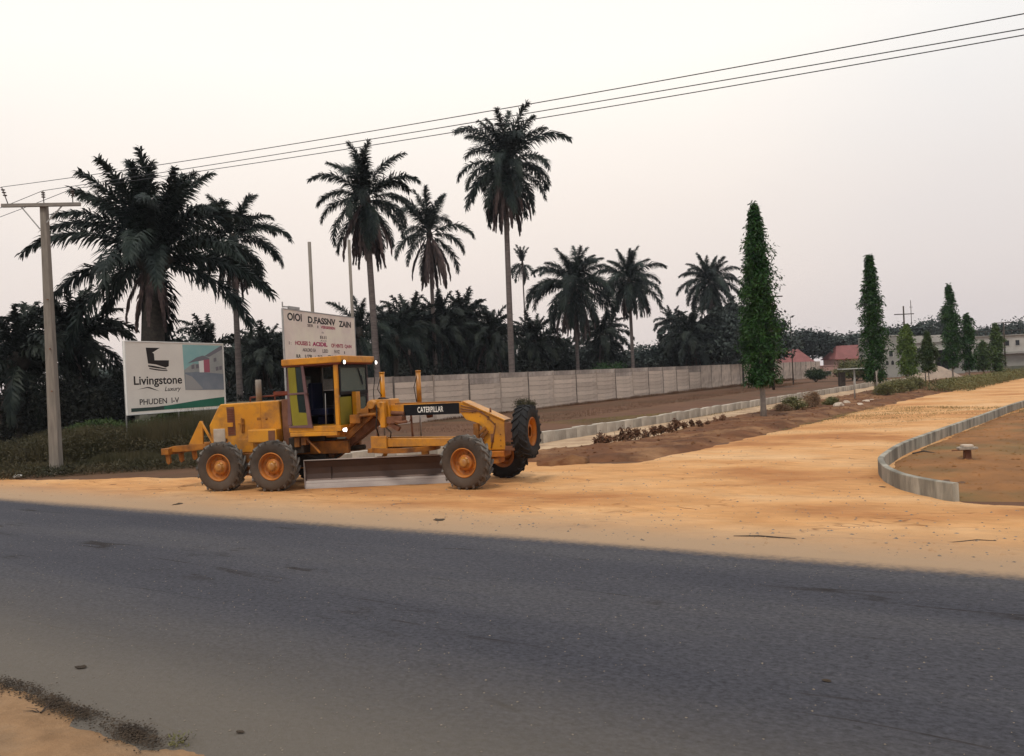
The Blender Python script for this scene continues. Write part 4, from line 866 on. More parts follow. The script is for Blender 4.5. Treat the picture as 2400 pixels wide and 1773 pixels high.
palm('grey green palm with drooping fronds right behind the huge oil palm', *P_(545, 556, 58), 4.0, (3, 4, 4, 4, 4, 4, 4), 6, seed=5)
palm('tall leaning palm with a brown skirt above the old sign', *P_(856, 462, 60, 884, 845), 3.9, (3, 4, 5, 4, 5, 4, 5), 20, seed=8, tr=(.26, .21), deads=1.15, up=1.2)
palm('ragged palm with a brown hanging skirt right of the leaning palm', *P_(1006, 545, 85), 4.6, (3, 3, 2, 3, 2, 2, 1), 22, seed=12, deads=1.12, up=1.2)
palm('tallest palm with a slender bare trunk behind the long wall', *P_(1182, 385, 75, 1199, 868), 4.8, (4, 5, 5, 5, 7, 5, 6), 20, seed=21, tr=(.30, .22), deads=1.15, up=1.3)
palm('tiny sparse dying palm far behind the tallest palm trunk', *P_(1224, 615, 135), 3.3, (5, 2, 0, 0, 1, 3, 3), 6, seed=23, key='b', tr=(.13, .11), deads=.9)
palm('wide palm with pale upper fronds between the tallest palm and the green bush', *P_(1345, 665, 96), 5.6, (4, 5, 6, 6, 6, 6, 6), 14, seed=29, deads=1.1)
palm('medium palm with drooping pale fronds and thin grey trunk beside the green bush', *P_(1474, 655, 104), 4.7, (4, 5, 5, 5, 6, 6, 6), 12, seed=31, tr=(.24, .2))
palm('bushy headed palm left of the tallest ashoka tree', *P_(1662, 660, 125), 4.9, (5, 6, 7, 6, 6, 6, 8), 12, seed=33)
palm('small low palm with star shaped crown right of the green bush', *P_(1576, 758, 135), 3.6, (3, 4, 5, 5, 4, 3, 2), 3, seed=37, key='b', tr=(.15, .13))
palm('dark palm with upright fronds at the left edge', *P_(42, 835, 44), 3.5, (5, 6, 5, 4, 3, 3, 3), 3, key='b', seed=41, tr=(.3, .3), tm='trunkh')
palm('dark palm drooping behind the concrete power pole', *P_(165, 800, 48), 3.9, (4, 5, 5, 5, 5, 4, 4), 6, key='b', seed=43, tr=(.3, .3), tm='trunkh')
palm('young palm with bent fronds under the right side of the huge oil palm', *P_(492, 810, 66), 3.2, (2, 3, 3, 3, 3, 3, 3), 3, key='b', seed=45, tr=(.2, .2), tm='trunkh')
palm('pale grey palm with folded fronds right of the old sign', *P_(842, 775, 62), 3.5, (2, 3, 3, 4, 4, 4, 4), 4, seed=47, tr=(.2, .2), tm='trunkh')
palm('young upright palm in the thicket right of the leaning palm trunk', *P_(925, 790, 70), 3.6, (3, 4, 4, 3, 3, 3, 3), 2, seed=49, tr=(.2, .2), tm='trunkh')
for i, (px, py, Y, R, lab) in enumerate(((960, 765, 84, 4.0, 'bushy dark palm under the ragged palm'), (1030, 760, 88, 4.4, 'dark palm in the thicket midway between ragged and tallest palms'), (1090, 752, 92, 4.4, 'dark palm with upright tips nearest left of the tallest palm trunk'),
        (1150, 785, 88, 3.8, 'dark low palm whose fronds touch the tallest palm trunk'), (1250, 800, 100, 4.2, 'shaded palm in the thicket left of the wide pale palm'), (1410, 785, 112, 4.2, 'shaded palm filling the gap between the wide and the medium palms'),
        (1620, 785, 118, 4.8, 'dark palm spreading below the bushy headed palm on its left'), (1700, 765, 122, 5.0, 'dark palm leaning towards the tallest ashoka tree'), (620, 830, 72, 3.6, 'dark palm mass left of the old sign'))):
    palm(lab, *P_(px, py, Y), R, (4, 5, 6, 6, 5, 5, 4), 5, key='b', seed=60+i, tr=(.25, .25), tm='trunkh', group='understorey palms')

def leafcloud(P, size, asp, m, name='foliage', up=.0, seed=0, hang=0.):
    """two-triangle pointed leaves at points P (n,3)"""
    r = np.random.RandomState(seed); n = len(P)
    a = r.normal(size=(n, 3)); a[:, 2] = a[:, 2]*(1-hang)-hang*1.6+up; a /= np.linalg.norm(a, axis=1)[:, None]
    b = r.normal(size=(n, 3)); b -= (b*a).sum(1)[:, None]*a; b /= np.linalg.norm(b, axis=1)[:, None]
    s = size*r.uniform(.65, 1.35, (n, 1)); w_ = s*asp
    V = np.stack([P, P+a*s*.45+b*w_*.5, P+a*s, P+a*s*.45-b*w_*.5], 1).reshape(-1, 3)
    F = np.arange(n*4).reshape(n, 4); return npmesh(name, V, F, m)
def clumps(n, nc, rx, ry, rz, cz, spread, seed, shell=.75, flat=0):
    r = np.random.RandomState(seed); c = r.normal(size=(nc, 3)); c /= np.linalg.norm(c, axis=1)[:, None]; c *= (shell+(1-shell)*r.uniform(size=(nc, 1)))*r.uniform(.55, 1.05, (nc, 1))
    c[:, 2] = np.where(c[:, 2] < -.6, -c[:, 2]*.3, c[:, 2]); c = c*[rx, ry, rz]+[0, 0, cz]
    k = r.randint(0, nc, n); w_ = r.uniform(.5, 1.5, nc)[k][:, None]
    return c[k]+r.normal(size=(n, 3))*spread*w_*[1, 1, .75]
def bush_mesh(n, nc, rx, ry, rz, cz, spread, size, asp, m, seed, hang=0): return leafcloud(clumps(n, nc, rx, ry, rz, cz, spread, seed), size, asp, m, 'foliage', .15, seed, hang)

# columnar ashoka trees
def ashoka_crown(H, R, nb, nlf, seed, m, size=.22):
    r = np.random.RandomState(seed); P = []
    for k in range(nb):
        h = r.uniform(0, 1)**.9; rad = R*(np.interp(h, [0, .06, .3, .6, .85, 1], [.58, .88, 1.0, .80, .42, .08]))*r.uniform(.55, 1.12)
        if r.uniform() < .06: rad *= 1.28
        if k % 4 == 0: rad *= .45
        az = r.uniform(0, 2*PI); rad *= .80+.45*float(vnoise(np.array([h*9.]), np.array([az*1.3]), seed)[0]); z0 = h*H+r.uniform(.1, .5)*(.4+.6*(1-h)); dl = r.uniform(.6, 1.2)*R*1.0*(.45+.55*(1-h))+.15
        t = r.uniform(0, 1, nlf)**.8; rr = rad*(.25+.75*np.sqrt(t)); az2 = az+r.normal(size=nlf)*.05
        wob = .05*R+.03
        P.append(np.stack([rr*np.cos(az2), rr*np.sin(az2), z0-dl*t**1.6], 1)+r.normal(size=(nlf, 3))*wob)
    for k in range(9):                       # long drooping tips that stand off the outline
        h = r.uniform(.35, .98); az = r.uniform(0, 2*PI); rr0 = R*np.interp(h, [0, .3, .6, .85, 1], [.8, .95, .75, .4, .12])
        n2 = 70; t = r.uniform(0, 1, n2); ln = R*r.uniform(.4, .7); rr = rr0+ln*.55*np.sin(t*1.9); z0 = h*H+.25*R
        P.append(np.stack([rr*np.cos(az), rr*np.sin(az), z0-ln*1.5*t**1.5], 1)+r.normal(size=(n2, 3))*[.03*R+.015]*3)
    P = np.concatenate(P); P[:, 2] = np.maximum(P[:, 2], r.uniform(0, .5, len(P))); return leafcloud(P, size, .30, m, 'crown', 0, seed, .55)
def ashoka(label, px, pby, Y, top_py, crown_py, R, nb, nlf, seed, m='ashoka', size=.22, tr=.09, lean=0, tmat='bark', group='columnar ashoka trees along the verge'):
    base = at(px, pby, Y); base.z = 0; zt = at(px, top_py, Y).z; zc = at(px, crown_py, Y).z; zc = max(.3, zc)
    t = thing('ashoka_tree', label, 'tree', base, 0, group)
    b = MB(); b.tube([(0, 0, -.1), (.02, 0, zc*.5), (0, 0, zc+.3), (.0, 0, zc+(zt-zc)*.6), (.05, 0, zt)], [tr*1.3, tr, tr*.95, tr*.5, .015], 9); b.build('trunk', M[tmat], t)
    o = link('crown', ashoka_crown(zt-zc, R, nb, nlf, seed, M[m], size), t, (0, 0, zc)); return t
ashoka('tallest dark ashoka tree with a pale bare trunk standing in the planted strip', 1790, 985, 41.6, 480, 903, 1.02, 760, 34, 1, size=.21, tr=.14)
ashoka('second tallest ashoka tree with a ragged top left of the grey building', 2052, 925, 64, 600, 893, 1.0, 520, 26, 2, size=.26)
ashoka('slender tall ashoka tree with sparse top in front of the grey building', 2233, 880, 92, 668, 862, .98, 320, 22, 3, size=.34)
ashoka('shorter ashoka tree immediately right of the slender tall one', 2272, 880, 92, 735, 866, .95, 220, 20, 4, size=.34)
ashoka('yellow green young tree hiding part of the grey building', 2130, 880, 86, 762, 878, .95, 320, 22, 5, 'lime', .30)
ashoka('small pointed green tree on a thin stem beside the sand heap', 2178, 912, 66, 780, 872, .62, 240, 20, 6, 'shrub', .22, tr=.035, tmat='barkd')
ashoka('rightmost pointed green tree in front of the far pale building', 2338, 882, 90, 758, 868, .80, 240, 20, 7, 'shrub', .30)
ashoka('low dark green tree between the shorter ashoka and the rightmost one', 2306, 880, 96, 800, 866, .9, 200, 20, 8, 'shrub', .30)

# stakes and saplings in the strip
for (px, py, Y, hh, lab, mm) in ((2004, 952, 57, 1.45, 'thin pale stake left of the second tallest ashoka tree', 'bark'), (2057, 946, 60, 2.0, 'forked pale stake right in front of the second tallest ashoka tree', 'bark'), (2170, 912, 76, 1.6, 'thin brown stake by the hedge', 'barkd')):
    p = at(px, py, Y); b = MB(); b.tube([(0, 0, -.05), (.02, 0, hh*.5), (0, 0, hh)], [.06, .05, .045], 6)
    if px == 2057: b.tube([(0, 0, hh*.7), (.15, 0, hh+.1)], [.03, .02], 5)
    tag(b.build('stake', M[mm], None, (p.x, p.y, 0)), lab, 'stake', 'stakes in the planted strip')

# ------------------------------------------------------------------ undergrowth
def strip_points(n, a, b, dep, h, seed, pw=1.0, wob=.35):
    r = np.random.RandomState(seed); t = r.uniform(0, 1, n); a = np.array(a); b = np.array(b); dv = b-a; L = np.hypot(*dv); nn = np.array([-dv[1], dv[0]])/L
    k = r.uniform(0, dep, n); x = a[0]+dv[0]*t+nn[0]*k; y_ = a[1]+dv[1]*t+nn[1]*k
    top = h*(.62+wob*(fbm(x, y_, .28, 3, seed)*2.2)+.12*vnoise(x*1.3, y_*1.3, seed)); top = np.maximum(top, .3)
    z = top*(r.uniform(0, 1, n)**pw); return np.stack([x, y_, z], 1)
def thick(name, label, cat, n, a, b, dep, h, size, asp, m, seed, pw=.8, wob=.35, hang=0):
    return tag(link(name, leafcloud(strip_points(n, a, b, dep, h, seed, pw, wob), size, asp, M[m], name, .2, seed, hang)), label, cat, kind='stuff')
def xy(px, Y): a, _ = ab(px, 888); return (a*Y, Y)
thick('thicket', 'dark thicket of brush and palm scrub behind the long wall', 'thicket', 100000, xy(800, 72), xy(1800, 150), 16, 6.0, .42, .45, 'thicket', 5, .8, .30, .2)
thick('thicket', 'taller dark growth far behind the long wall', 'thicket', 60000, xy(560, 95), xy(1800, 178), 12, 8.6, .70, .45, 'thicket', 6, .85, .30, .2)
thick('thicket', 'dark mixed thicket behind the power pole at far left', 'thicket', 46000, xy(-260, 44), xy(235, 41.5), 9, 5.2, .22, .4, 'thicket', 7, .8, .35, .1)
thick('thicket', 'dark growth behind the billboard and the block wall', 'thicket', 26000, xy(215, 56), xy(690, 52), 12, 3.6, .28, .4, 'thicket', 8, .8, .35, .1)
thick('weeds', 'brown green weeds along the foot of the thicket at left', 'weeds', 60000, xy(-300, 33.5), xy(470, 34.5), 6.5, 1.55, .13, .32, 'weed', 9, .95, .5, .0)
thick('weeds', 'tall green weeds under the left billboard', 'weeds', 42000, xy(150, 36.5), xy(420, 37.5), 3.5, 2.5, .15, .35, 'shrub', 10, .85, .4, .0)
thick('low_grass', 'low trampled grass fringe at the edge of the sandy shoulder', 'grass', 40000, xy(-250, 27.6), xy(500, 29.6), 7.0, .36, .16, .14, 'weed', 13, 1.0, .6, .0)
thick('weeds', 'scattered taller brown green weed clumps on the left verge', 'weeds', 30000, xy(-300, 30.5), xy(480, 32.0), 5.0, 1.15, .12, .3, 'weed', 29, 1.1, 1.1, .0)
# grass blades across the left verge
def grass(name, label, n, a, b, dep, h, m, seed):
    r = np.random.RandomState(seed); P = strip_points(n, a, b, dep, h, seed, 1, 0); P[:, 2] = 0
    hh = h*r.uniform(.4, 1.2, n)*(.6+.8*vnoise(P[:, 0]*.9, P[:, 1]*.9, seed)); az = r.uniform(0, 2*PI, n); ln = r.normal(size=(n, 2))*.25*hh[:, None]
    wv = np.stack([np.cos(az), np.sin(az), az*0], 1)*.012
    top = P+np.concatenate([ln, hh[:, None]], 1); V = np.stack([P-wv, P+wv, top], 1).reshape(-1, 3)
    return tag(link(name, npmesh(name, V, np.arange(3*n).reshape(n, 3), M[m])), label, 'grass', kind='stuff')
grass('tall_grass', 'dry grass blades on the left verge before the weeds', 30000, xy(-250, 29), xy(520, 31.5), 7, .55, 'weed', 15)
M['fieldgrass'] = leafmat('dry_field_grass', (.085, .043, .025), (.14, .08, .045), .1, .4)
grass('tall_grass', 'tall dry grass stalks standing among the left verge weeds', 26000, xy(-280, 31), xy(470, 33.5), 6.5, 1.5, 'weed', 16)
grass('field_grass', 'sparse dry grass over the brown field before the wall', 60000, xy(1130, 42), xy(1900, 118), 34, .16, 'fieldgrass', 17)
grass('field_grass', 'short dry tufts along the foot of the long wall', 12000, (P0.x-14*D.x+.6, P0.y-14*D.y-.6), (P0.x+90*D.x+.8, P0.y+90*D.y-.8), .8, .42, 'fieldgrass', 18)
M['plotgrass'] = leafmat('plot_grass', (.16, .13, .05), (.24, .18, .08), .1, .3)
grass('plot_grass', 'thin grass on the bare plot right of the kerb', 30000, xy(2150, 25), xy(2900, 33), 26, .09, 'plotgrass', 19)

BUSH = {}
def bush(label, px, py, Y, sx, sz, key, spec, m, name='shrub', cat='shrub', group=None, rz=None, kindm=None):
    if key not in BUSH: BUSH[key] = bush_mesh(*spec, M[m], len(BUSH)+70)
    p = at(px, py, Y); t = thing(name, label, cat, (p.x, p.y, 0), rnd.uniform(0, 6) if rz is None else rz, group)
    b = MB()
    for k in range(5):
        a = 2*PI*k/5+.3; b.tube([(0, 0, -.05), (.25*math.cos(a)*sx, .25*math.sin(a)*sx, .4*sz), (.5*math.cos(a)*sx, .5*math.sin(a)*sx, .8*sz)], [.03*sz+.01, .02*sz+.008, .008], 5)
    b.build('stem', M['barkd'], t); link('foliage', BUSH[key], t, (0, 0, 0), None, (sx, sx, sz)); return t
# unit bushes: radius 1, height about 2 before scaling
U1 = (7000, 60, .85, .85, .75, .85, .16, .13, .35)
U2 = (3000, 34, .85, .85, .7, .8, .17, .15, .35)
U3 = (9000, 46, .85, .85, .80, 1.0, .17, .085, .45)
bush('bright green bush above the wall between the two mid palms', 1425, 865, 92, 2.5, 2.4, 'u1', U1, 'ashoka')
bush('rust red dead bush above the wall right of the green bush', 1570, 862, 112, 3.2, 1.6, 'u2r', U2, 'redleaf')
bush('small dark bush at the foot of the long wall behind the spare wheel', 1232, 975, 62, .95, .75, 'u2', U2, 'weed')
bush('low bush against the wall at the far end of the brown field', 1912, 893, 122, 1.9, 1.25, 'u1s', U1, 'shrub')
bush('low grey green bush before the second red roofed house', 2005, 868, 118, 3.6, 1.9, 'u1w', U1, 'olivel')
for (px, py, Y, sx, sz, lab) in ((1836, 985, 45.5, .55, .38, 'low brown tuft nearest right of the tall ashoka trunk'), (1866, 976, 46.5, .85, .62, 'rounded olive green shrub right of the tall ashoka trunk'), (1906, 966, 48, .62, .72, 'taller brown shrub with upright twigs in the planted strip'),
        (1945, 962, 50, .62, .45, 'small pale shrub between the upright brown shrub and the rubble')):
    bush(lab, px, py, Y, sx, sz, 'o1' if 'olive' in lab or 'pale' in lab else 'd1', U2, 'olivel' if 'olive' in lab or 'pale' in lab else 'dryleaf', group='shrubs in the planted strip')
hp = [(2075, 938, 60), (2100, 933, 63), (2125, 927, 66), (2150, 921, 70)]
for i, (px, py, Y) in enumerate(hp):
    bush(('first', 'second', 'third', 'fourth')[i]+' olive bush from the left in the row starting by the second ashoka tree', px, py, Y, 1.0, .72+.08*(i % 2), 'o2', U2, 'olivel', group='olive bushes in a row')
tk = lambda px, py: (gp(px, py).x, gp(px, py).y)
thick('hedge', 'long olive green hedge beside the far end of the dirt road', 'hedge', 26000, tk(2165, 921), tk(2345, 886), -3.2, 1.35, .15, .4, 'olivel', 23, .8, .3)
# withered plants at the near end of the strip, each its own
wm = [leafcloud(clumps(420, 9, .22, .22, .26, .30, .075, 400+i), .15, .45, M['dryleaf'], 'foliage', 0, i, .3) for i in range(4)]
M['dryleaf2'] = leafmat('withered_leaf', (.11, .05, .03), (.19, .10, .055), .3, 2)
for w_ in wm: w_.materials.clear(); w_.materials.append(M['dryleaf2'])
for i in range(17):
    f = i/16; p = gp(1405+f*290, 1052-f*50+rnd.uniform(-4, 4)-(6 if i > 8 else 0)); t = thing('withered_plant', 'small withered brown plant in the row between the front tyres and the tall ashoka trunk', 'plant', (p.x, p.y, .12), 0, 'withered plants in a row')
    b = MB(); b.tube([(0, 0, -.1), (.02, .01, .3), (-.02, 0, .42)], [.014, .01, .004], 5); b.build('stem', M['barkd'], t)
    s = rnd.uniform(.38, .8); link('foliage', wm[rnd.randrange(4)], t, (0, 0, 0), (0, 0, rnd.uniform(0, 6)), (s, s, s*rnd.uniform(.9, 1.4)))

# broadleaf trees: distant and mid
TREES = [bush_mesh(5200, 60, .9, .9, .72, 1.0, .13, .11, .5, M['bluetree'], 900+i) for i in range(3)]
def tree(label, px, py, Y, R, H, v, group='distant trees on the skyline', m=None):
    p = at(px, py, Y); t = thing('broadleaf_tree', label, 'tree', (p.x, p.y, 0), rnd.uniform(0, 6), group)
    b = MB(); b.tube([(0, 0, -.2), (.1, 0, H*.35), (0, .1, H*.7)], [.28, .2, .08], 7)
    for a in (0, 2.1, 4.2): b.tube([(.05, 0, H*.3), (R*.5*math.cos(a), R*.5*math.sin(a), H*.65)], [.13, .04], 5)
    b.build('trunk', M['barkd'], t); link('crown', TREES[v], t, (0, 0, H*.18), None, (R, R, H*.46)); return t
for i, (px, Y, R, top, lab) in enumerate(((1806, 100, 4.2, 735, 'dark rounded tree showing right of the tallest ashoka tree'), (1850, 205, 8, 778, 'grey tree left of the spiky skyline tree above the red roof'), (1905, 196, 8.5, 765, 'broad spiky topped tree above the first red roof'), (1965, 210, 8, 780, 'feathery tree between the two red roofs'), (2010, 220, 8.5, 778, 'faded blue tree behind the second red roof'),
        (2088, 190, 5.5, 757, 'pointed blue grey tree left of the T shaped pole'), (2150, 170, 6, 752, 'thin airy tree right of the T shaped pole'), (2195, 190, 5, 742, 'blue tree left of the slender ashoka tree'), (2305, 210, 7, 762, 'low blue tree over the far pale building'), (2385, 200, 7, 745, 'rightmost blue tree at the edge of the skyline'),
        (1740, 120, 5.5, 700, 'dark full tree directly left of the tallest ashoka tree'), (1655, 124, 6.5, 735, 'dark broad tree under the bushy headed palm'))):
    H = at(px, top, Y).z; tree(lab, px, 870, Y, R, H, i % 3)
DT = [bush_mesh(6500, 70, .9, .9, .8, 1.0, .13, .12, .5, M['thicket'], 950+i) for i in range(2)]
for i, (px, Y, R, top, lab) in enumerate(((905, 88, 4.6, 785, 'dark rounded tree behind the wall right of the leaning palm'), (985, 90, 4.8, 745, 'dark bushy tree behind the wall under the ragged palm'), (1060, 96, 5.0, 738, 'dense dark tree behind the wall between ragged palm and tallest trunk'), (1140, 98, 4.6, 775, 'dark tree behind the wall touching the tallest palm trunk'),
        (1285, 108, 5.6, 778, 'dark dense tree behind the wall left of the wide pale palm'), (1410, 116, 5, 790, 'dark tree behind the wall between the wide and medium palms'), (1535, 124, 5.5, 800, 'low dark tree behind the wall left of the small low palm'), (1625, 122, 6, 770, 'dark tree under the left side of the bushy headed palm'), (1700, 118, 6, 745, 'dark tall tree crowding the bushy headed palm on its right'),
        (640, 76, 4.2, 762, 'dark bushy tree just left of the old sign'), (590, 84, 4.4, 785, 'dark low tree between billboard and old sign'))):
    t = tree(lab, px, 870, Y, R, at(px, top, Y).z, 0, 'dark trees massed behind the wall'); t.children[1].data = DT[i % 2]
tree('round dark tree seen between the power pole and the billboard', 250, 900, 95, 5.0, at(250, 845, 95).z, 0, 'distant trees at left')
tree('low dark tree just above the left billboard', 430, 900, 90, 4.5, at(430, 780, 90).z, 1, 'distant trees at left')

# ------------------------------------------------------------------ houses on the right
def house(name, label, cat, px0, px1, pyb, pyt, Y, dep, m, rz=0, zt=None):
    a = at(px0, 870, Y); b_ = at(px1, 870, Y); zt = zt or at((px0+px1)/2, pyt, Y).z
    return thing(name, label, cat, (a.x, a.y, 0), rz), b_.x-a.x, zt
def wallbox(t, x0, x1, y0, y1, z1, m, holes=(), z0=0):
    """solid block with recessed windows on its near face (holes: x0,x1,z0,z1)"""
    b = MB(); b.box((x0, y0, z0), (x1, y1, z1)); o = b.build('wall', M[m], t, bevel=.01)
    for (a, c, e, f) in holes:
        w_ = MB(); w_.box((a-.08, y0-.06, e-.08), (c+.08, y0-.003, e)); w_.box((a-.08, y0-.05, f), (c+.08, y0-.003, f+.06)); w_.box((a-.08, y0-.05, e), (a, y0-.003, f)); w_.box((c, y0-.05, e), (c+.08, y0-.003, f)); wf = w_.build('window', M['greyb2'], t)
        w_ = MB(); w_.box((a, y0-.02, e), (c, y0-.002, f)); w_.build('pane', M['window'], wf)
    return o
def hiproof(t, x0, x1, y0, y1, z0, z1, m, ov=.5, hip=2.2):
    x0 -= ov; x1 += ov; y0 -= ov; y1 += ov; ym = (y0+y1)/2; b = MB()
    b.add([(x0, y0, z0), (x1, y0, z0), (x1, y1, z0), (x0, y1, z0), (x0+hip, ym, z1), (x1-hip, ym, z1)], [(0, 1, 5, 4), (1, 2, 5), (2, 3, 4, 5), (3, 0, 4), (3, 2, 1, 0)]); o = b.build('roof', M[m], t)
    b = MB(); b.box((x0, y0-.04, z0-.22), (x1, y0+.0, z0-.004)); b.build('fascia', M['redbrown'] if m == 'redroof' else M['greyb2'], o); return o
t, W, zt = house('red_roof_house', 'pink house with low red hipped roof just beyond the far end of the wall', 'house', 1828, 1905, 866, 818, 182, 9, 'pinkwall')
wallbox(t, 0, W, 0, 8, 3.2, 'pinkwall', ((1, 1.9, 1.2, 2.3), (3.2, 4.1, 1.2, 2.3))); hiproof(t, 0, W, 0, 8, 3.2, zt, 'redroof')
t, W, zt = house('red_roof_house', 'larger red roofed house left of the second tallest ashoka tree', 'house', 1962, 2048, 866, 808, 186, 9, 'pinkwall')
wallbox(t, 0, W, 0, 8, 3.5, 'pinkwall', ((.7, 1.5, 1.4, 2.7), (2.1, 2.9, 1.4, 2.7), (4.2, 5.0, 1.4, 2.7))); hiproof(t, 0, W, 0, 8, 3.5, zt, 'redroof')
t, W, zt = house('pink_hut', 'small flat pink hut beside the end of the long wall', 'hut', 1918, 1962, 882, 858, 166, 4, 'pinkwall')
wallbox(t, 0, W, 0, 3, zt, 'pinkwall', ((.7, 1.3, .5, 1.1), (1.6, 2.6, .4, 1.1)))
b = MB(); b.box((-.15, -.15, zt), (W+.15, 3.1, zt+.12)); b.build('roof', M['pinkwall'], t)
t, W, zt = house('grey_building', 'two storey grey unfinished building with arched openings right of the second ashoka tree', 'building', 2072, 2112, 870, 788, 128, 9, 'greyb')
wallbox(t, 0, W, 0, 9, zt, 'greyb', ((.9, 1.5, 3.3, 4.2),))
for x in (.35, 1.2, 2.2):
    b = MB(); b.prism([(x, 2.0), (x+.42, 2.0), (x+.42, 2.45), (x+.33, 2.62), (x+.21, 2.68), (x+.09, 2.62), (x, 2.45)], -.02, -.003); b.build('arched_window', M['window'], t)
b = MB(); b.box((-.1, -.12, 4.0+.5), (W+.1, -.003, 4.66)); b.box((-.1, -.1, zt), (W+.1, 9, zt+.12)); b.build('parapet', M['greyb2'], t)
t, W, zt = house('grey_building', 'wide flat roofed grey building with a tall black doorway behind the young trees', 'building', 2114, 2262, 870, 786, 134, 10, 'greyb')
wallbox(t, 0, W, 0, 10, zt-1.2, 'greyb', ((1.2, 1.9, 3.6, 4.5), (2.6, 3.3, 3.6, 4.5)))
b = MB(); b.box((-.15, -.25, zt-1.19), (W+.15, 10.1, zt)); b.build('parapet', M['greyb2'], t)
xd = (2194-2114)/148*W; b = MB(); b.box((xd, -.03, 0), (xd+2.1, -.003, 4.0)); b.build('doorway', M['black'], t)
b = MB(); b.box((xd-.4, -1.6, 4.02), (xd+3.2, -.003, 4.22)); b.build('canopy', M['greyb2'], t)
t, W, zt = house('pale_building', 'long pale grey upper storey block reaching the right edge', 'building', 2268, 2440, 870, 780, 142, 10, 'greyb2')
wallbox(t, 0, W, 0, 10, 2.9, 'greyb'); wallbox(t, -.3, W, -.6, 10, zt-.6, 'greyb2', ((5.2, 5.9, 4.3, 5.2), (6.4, 7.1, 4.3, 5.2), (8.2, 8.9, 4.3, 5.2)), 3.2)
b = MB(); b.box((-.4, -.9, 2.92), (W, 10, 3.18)); b.box((-.4, -.9, zt-.58), (W, 10.1, zt-.42)); b.build('floor_slab', M['greyb'], t)
b = MB()
for i in range(9): b.box((i*1.5, -.8, zt-.4), (i*1.5+.06, -.7, zt+.3))
b.box((-.2, -.78, zt+.3), (W, -.72, zt+.36)); b.build('roof_railing', M['barkd'], t)
b = MB(); b.box((0, -5, 0), (14, -4.7, .95)); tt = at(2290, 870, 130); tag(b.build('boundary_wall', M['blockgrey'], None, (tt.x, tt.y, 0)), 'low dark boundary wall before the far pale building', 'wall')
# roadside canopy on a single post, sand heap
p = at(2003, 900, 92); t = thing('shelter', 'T shaped shelter with a flat pale top on one post in the brown field', 'shelter', (p.x, p.y, 0)); zt = at(2003, 866, 92).z
b = MB(); b.box((-.09, -.09, 0), (.09, .09, zt)); b.build('post', M['greyb2'], t)
b = MB(); b.box((-1.6, -.6, zt), (1.7, .9, zt+.12)); b.build('top', M['greyb2'], t, bevel=.02); b = MB(); b.box((-1.5, .3, 0), (-.9, .9, zt-.3)); b.build('crate', M['barkd'], t)
p = at(2192, 893, 105); b = MB(); n = 34; vs = []; 
for i in range(n+1):
    for j in range(n+1):
        x = (i/n*2-1); y_ = (j/n*2-1); rr = math.hypot(x, y_); z = max(0, 1-rr)**.85*1.75*(1+.25*math.sin(7*x+3*y_)*.5); vs.append((x*3.9, y_*2.6, z+float(fbm(np.array([x*3.]), np.array([y_*3.]), 1.5, 3, 5)[0])*.3*max(0, 1-rr)-.03))
b.add(vs, [(i*(n+1)+j, (i+1)*(n+1)+j, (i+1)*(n+1)+j+1, i*(n+1)+j+1) for i in range(n) for j in range(n)], True)
tag(b.build('sand_heap', M['sandpile'], None, (p.x, p.y, 0)), 'low heap of pale sand behind the hedge before the grey building', 'sand heap')

# ------------------------------------------------------------------ small things on the ground
def rock_mesh(seed, m, flat=.6, rough=.3):
    bm = bmesh.new(); bmesh.ops.create_icosphere(bm, subdivisions=2, radius=1); r = random.Random(seed)
    k = Vector((r.uniform(0, 9), r.uniform(0, 9), 0))
    for v in bm.verts:
        a = v.co*1.7+k; f = 1+.45*(vnoise(np.array([a.x+a.z]), np.array([a.y-a.z]), seed)[0]-.5); f = f+(rough*(vnoise(np.array([a.x*2.3+a.z*1.7]), np.array([a.y*2.3-a.z]), seed+5)[0]-.5)); v.co = Vector((v.co.x*f, v.co.y*f, v.co.z*f*flat))
    me = bpy.data.meshes.new('rock'); bm.to_mesh(me); bm.free(); me.materials.append(m); return me
RK = [rock_mesh(i, M['stonew']) for i in range(3)]; RD_ = [rock_mesh(i+5, M['darkstone'], .5, 1.1) for i in range(3)]
for (px, py, s, k, lab) in ((1966, 958, .34, 0, 'rounded tan boulder right of the small pale shrub'), (2016, 955, .2, 1, 'white rubble lump under the first stake'), (2030, 948, .24, 0, 'flat white rubble slab between the two stakes'), (1984, 950, .24, 1, 'brown rubble lump left of the white slab'), (2043, 944, .18, 2, 'pale rubble lump nearest the forked stake')):
    p = gp(px, py); p.z = .1+s*.2; tag(link('rock', RK[k], None, p, (0, 0, rnd.uniform(0, 6)), s), lab, 'rock', 'rocks in the planted strip')
for (px, py, s, lab) in ((417, 1184, .10, 'dark clod on the sandy shoulder below the rear tyres'), (1027, 1222, .11, 'dark clod at the asphalt edge left of the front tyre'), (614, 1154, .08, 'small dark clod against the rear tyre'), (1938, 1600, .03, 'tiny dark stone lying on the asphalt at right'), (190, 1568, .05, 'dark flat scrap on the pale asphalt near the camera'), (563, 1721, .03, 'small black scrap on the asphalt near the bottom edge'), (2068, 1145, .09, 'black stone at the foot of the curved kerb')):
    p = gp(px, py); p.z = .02; tag(link('clod', RD_[rnd.randrange(3)], None, p, (0, 0, rnd.uniform(0, 6)), (s*1.3, s*.8, s*.42)), lab, 'clod', 'clods and scraps on the ground')
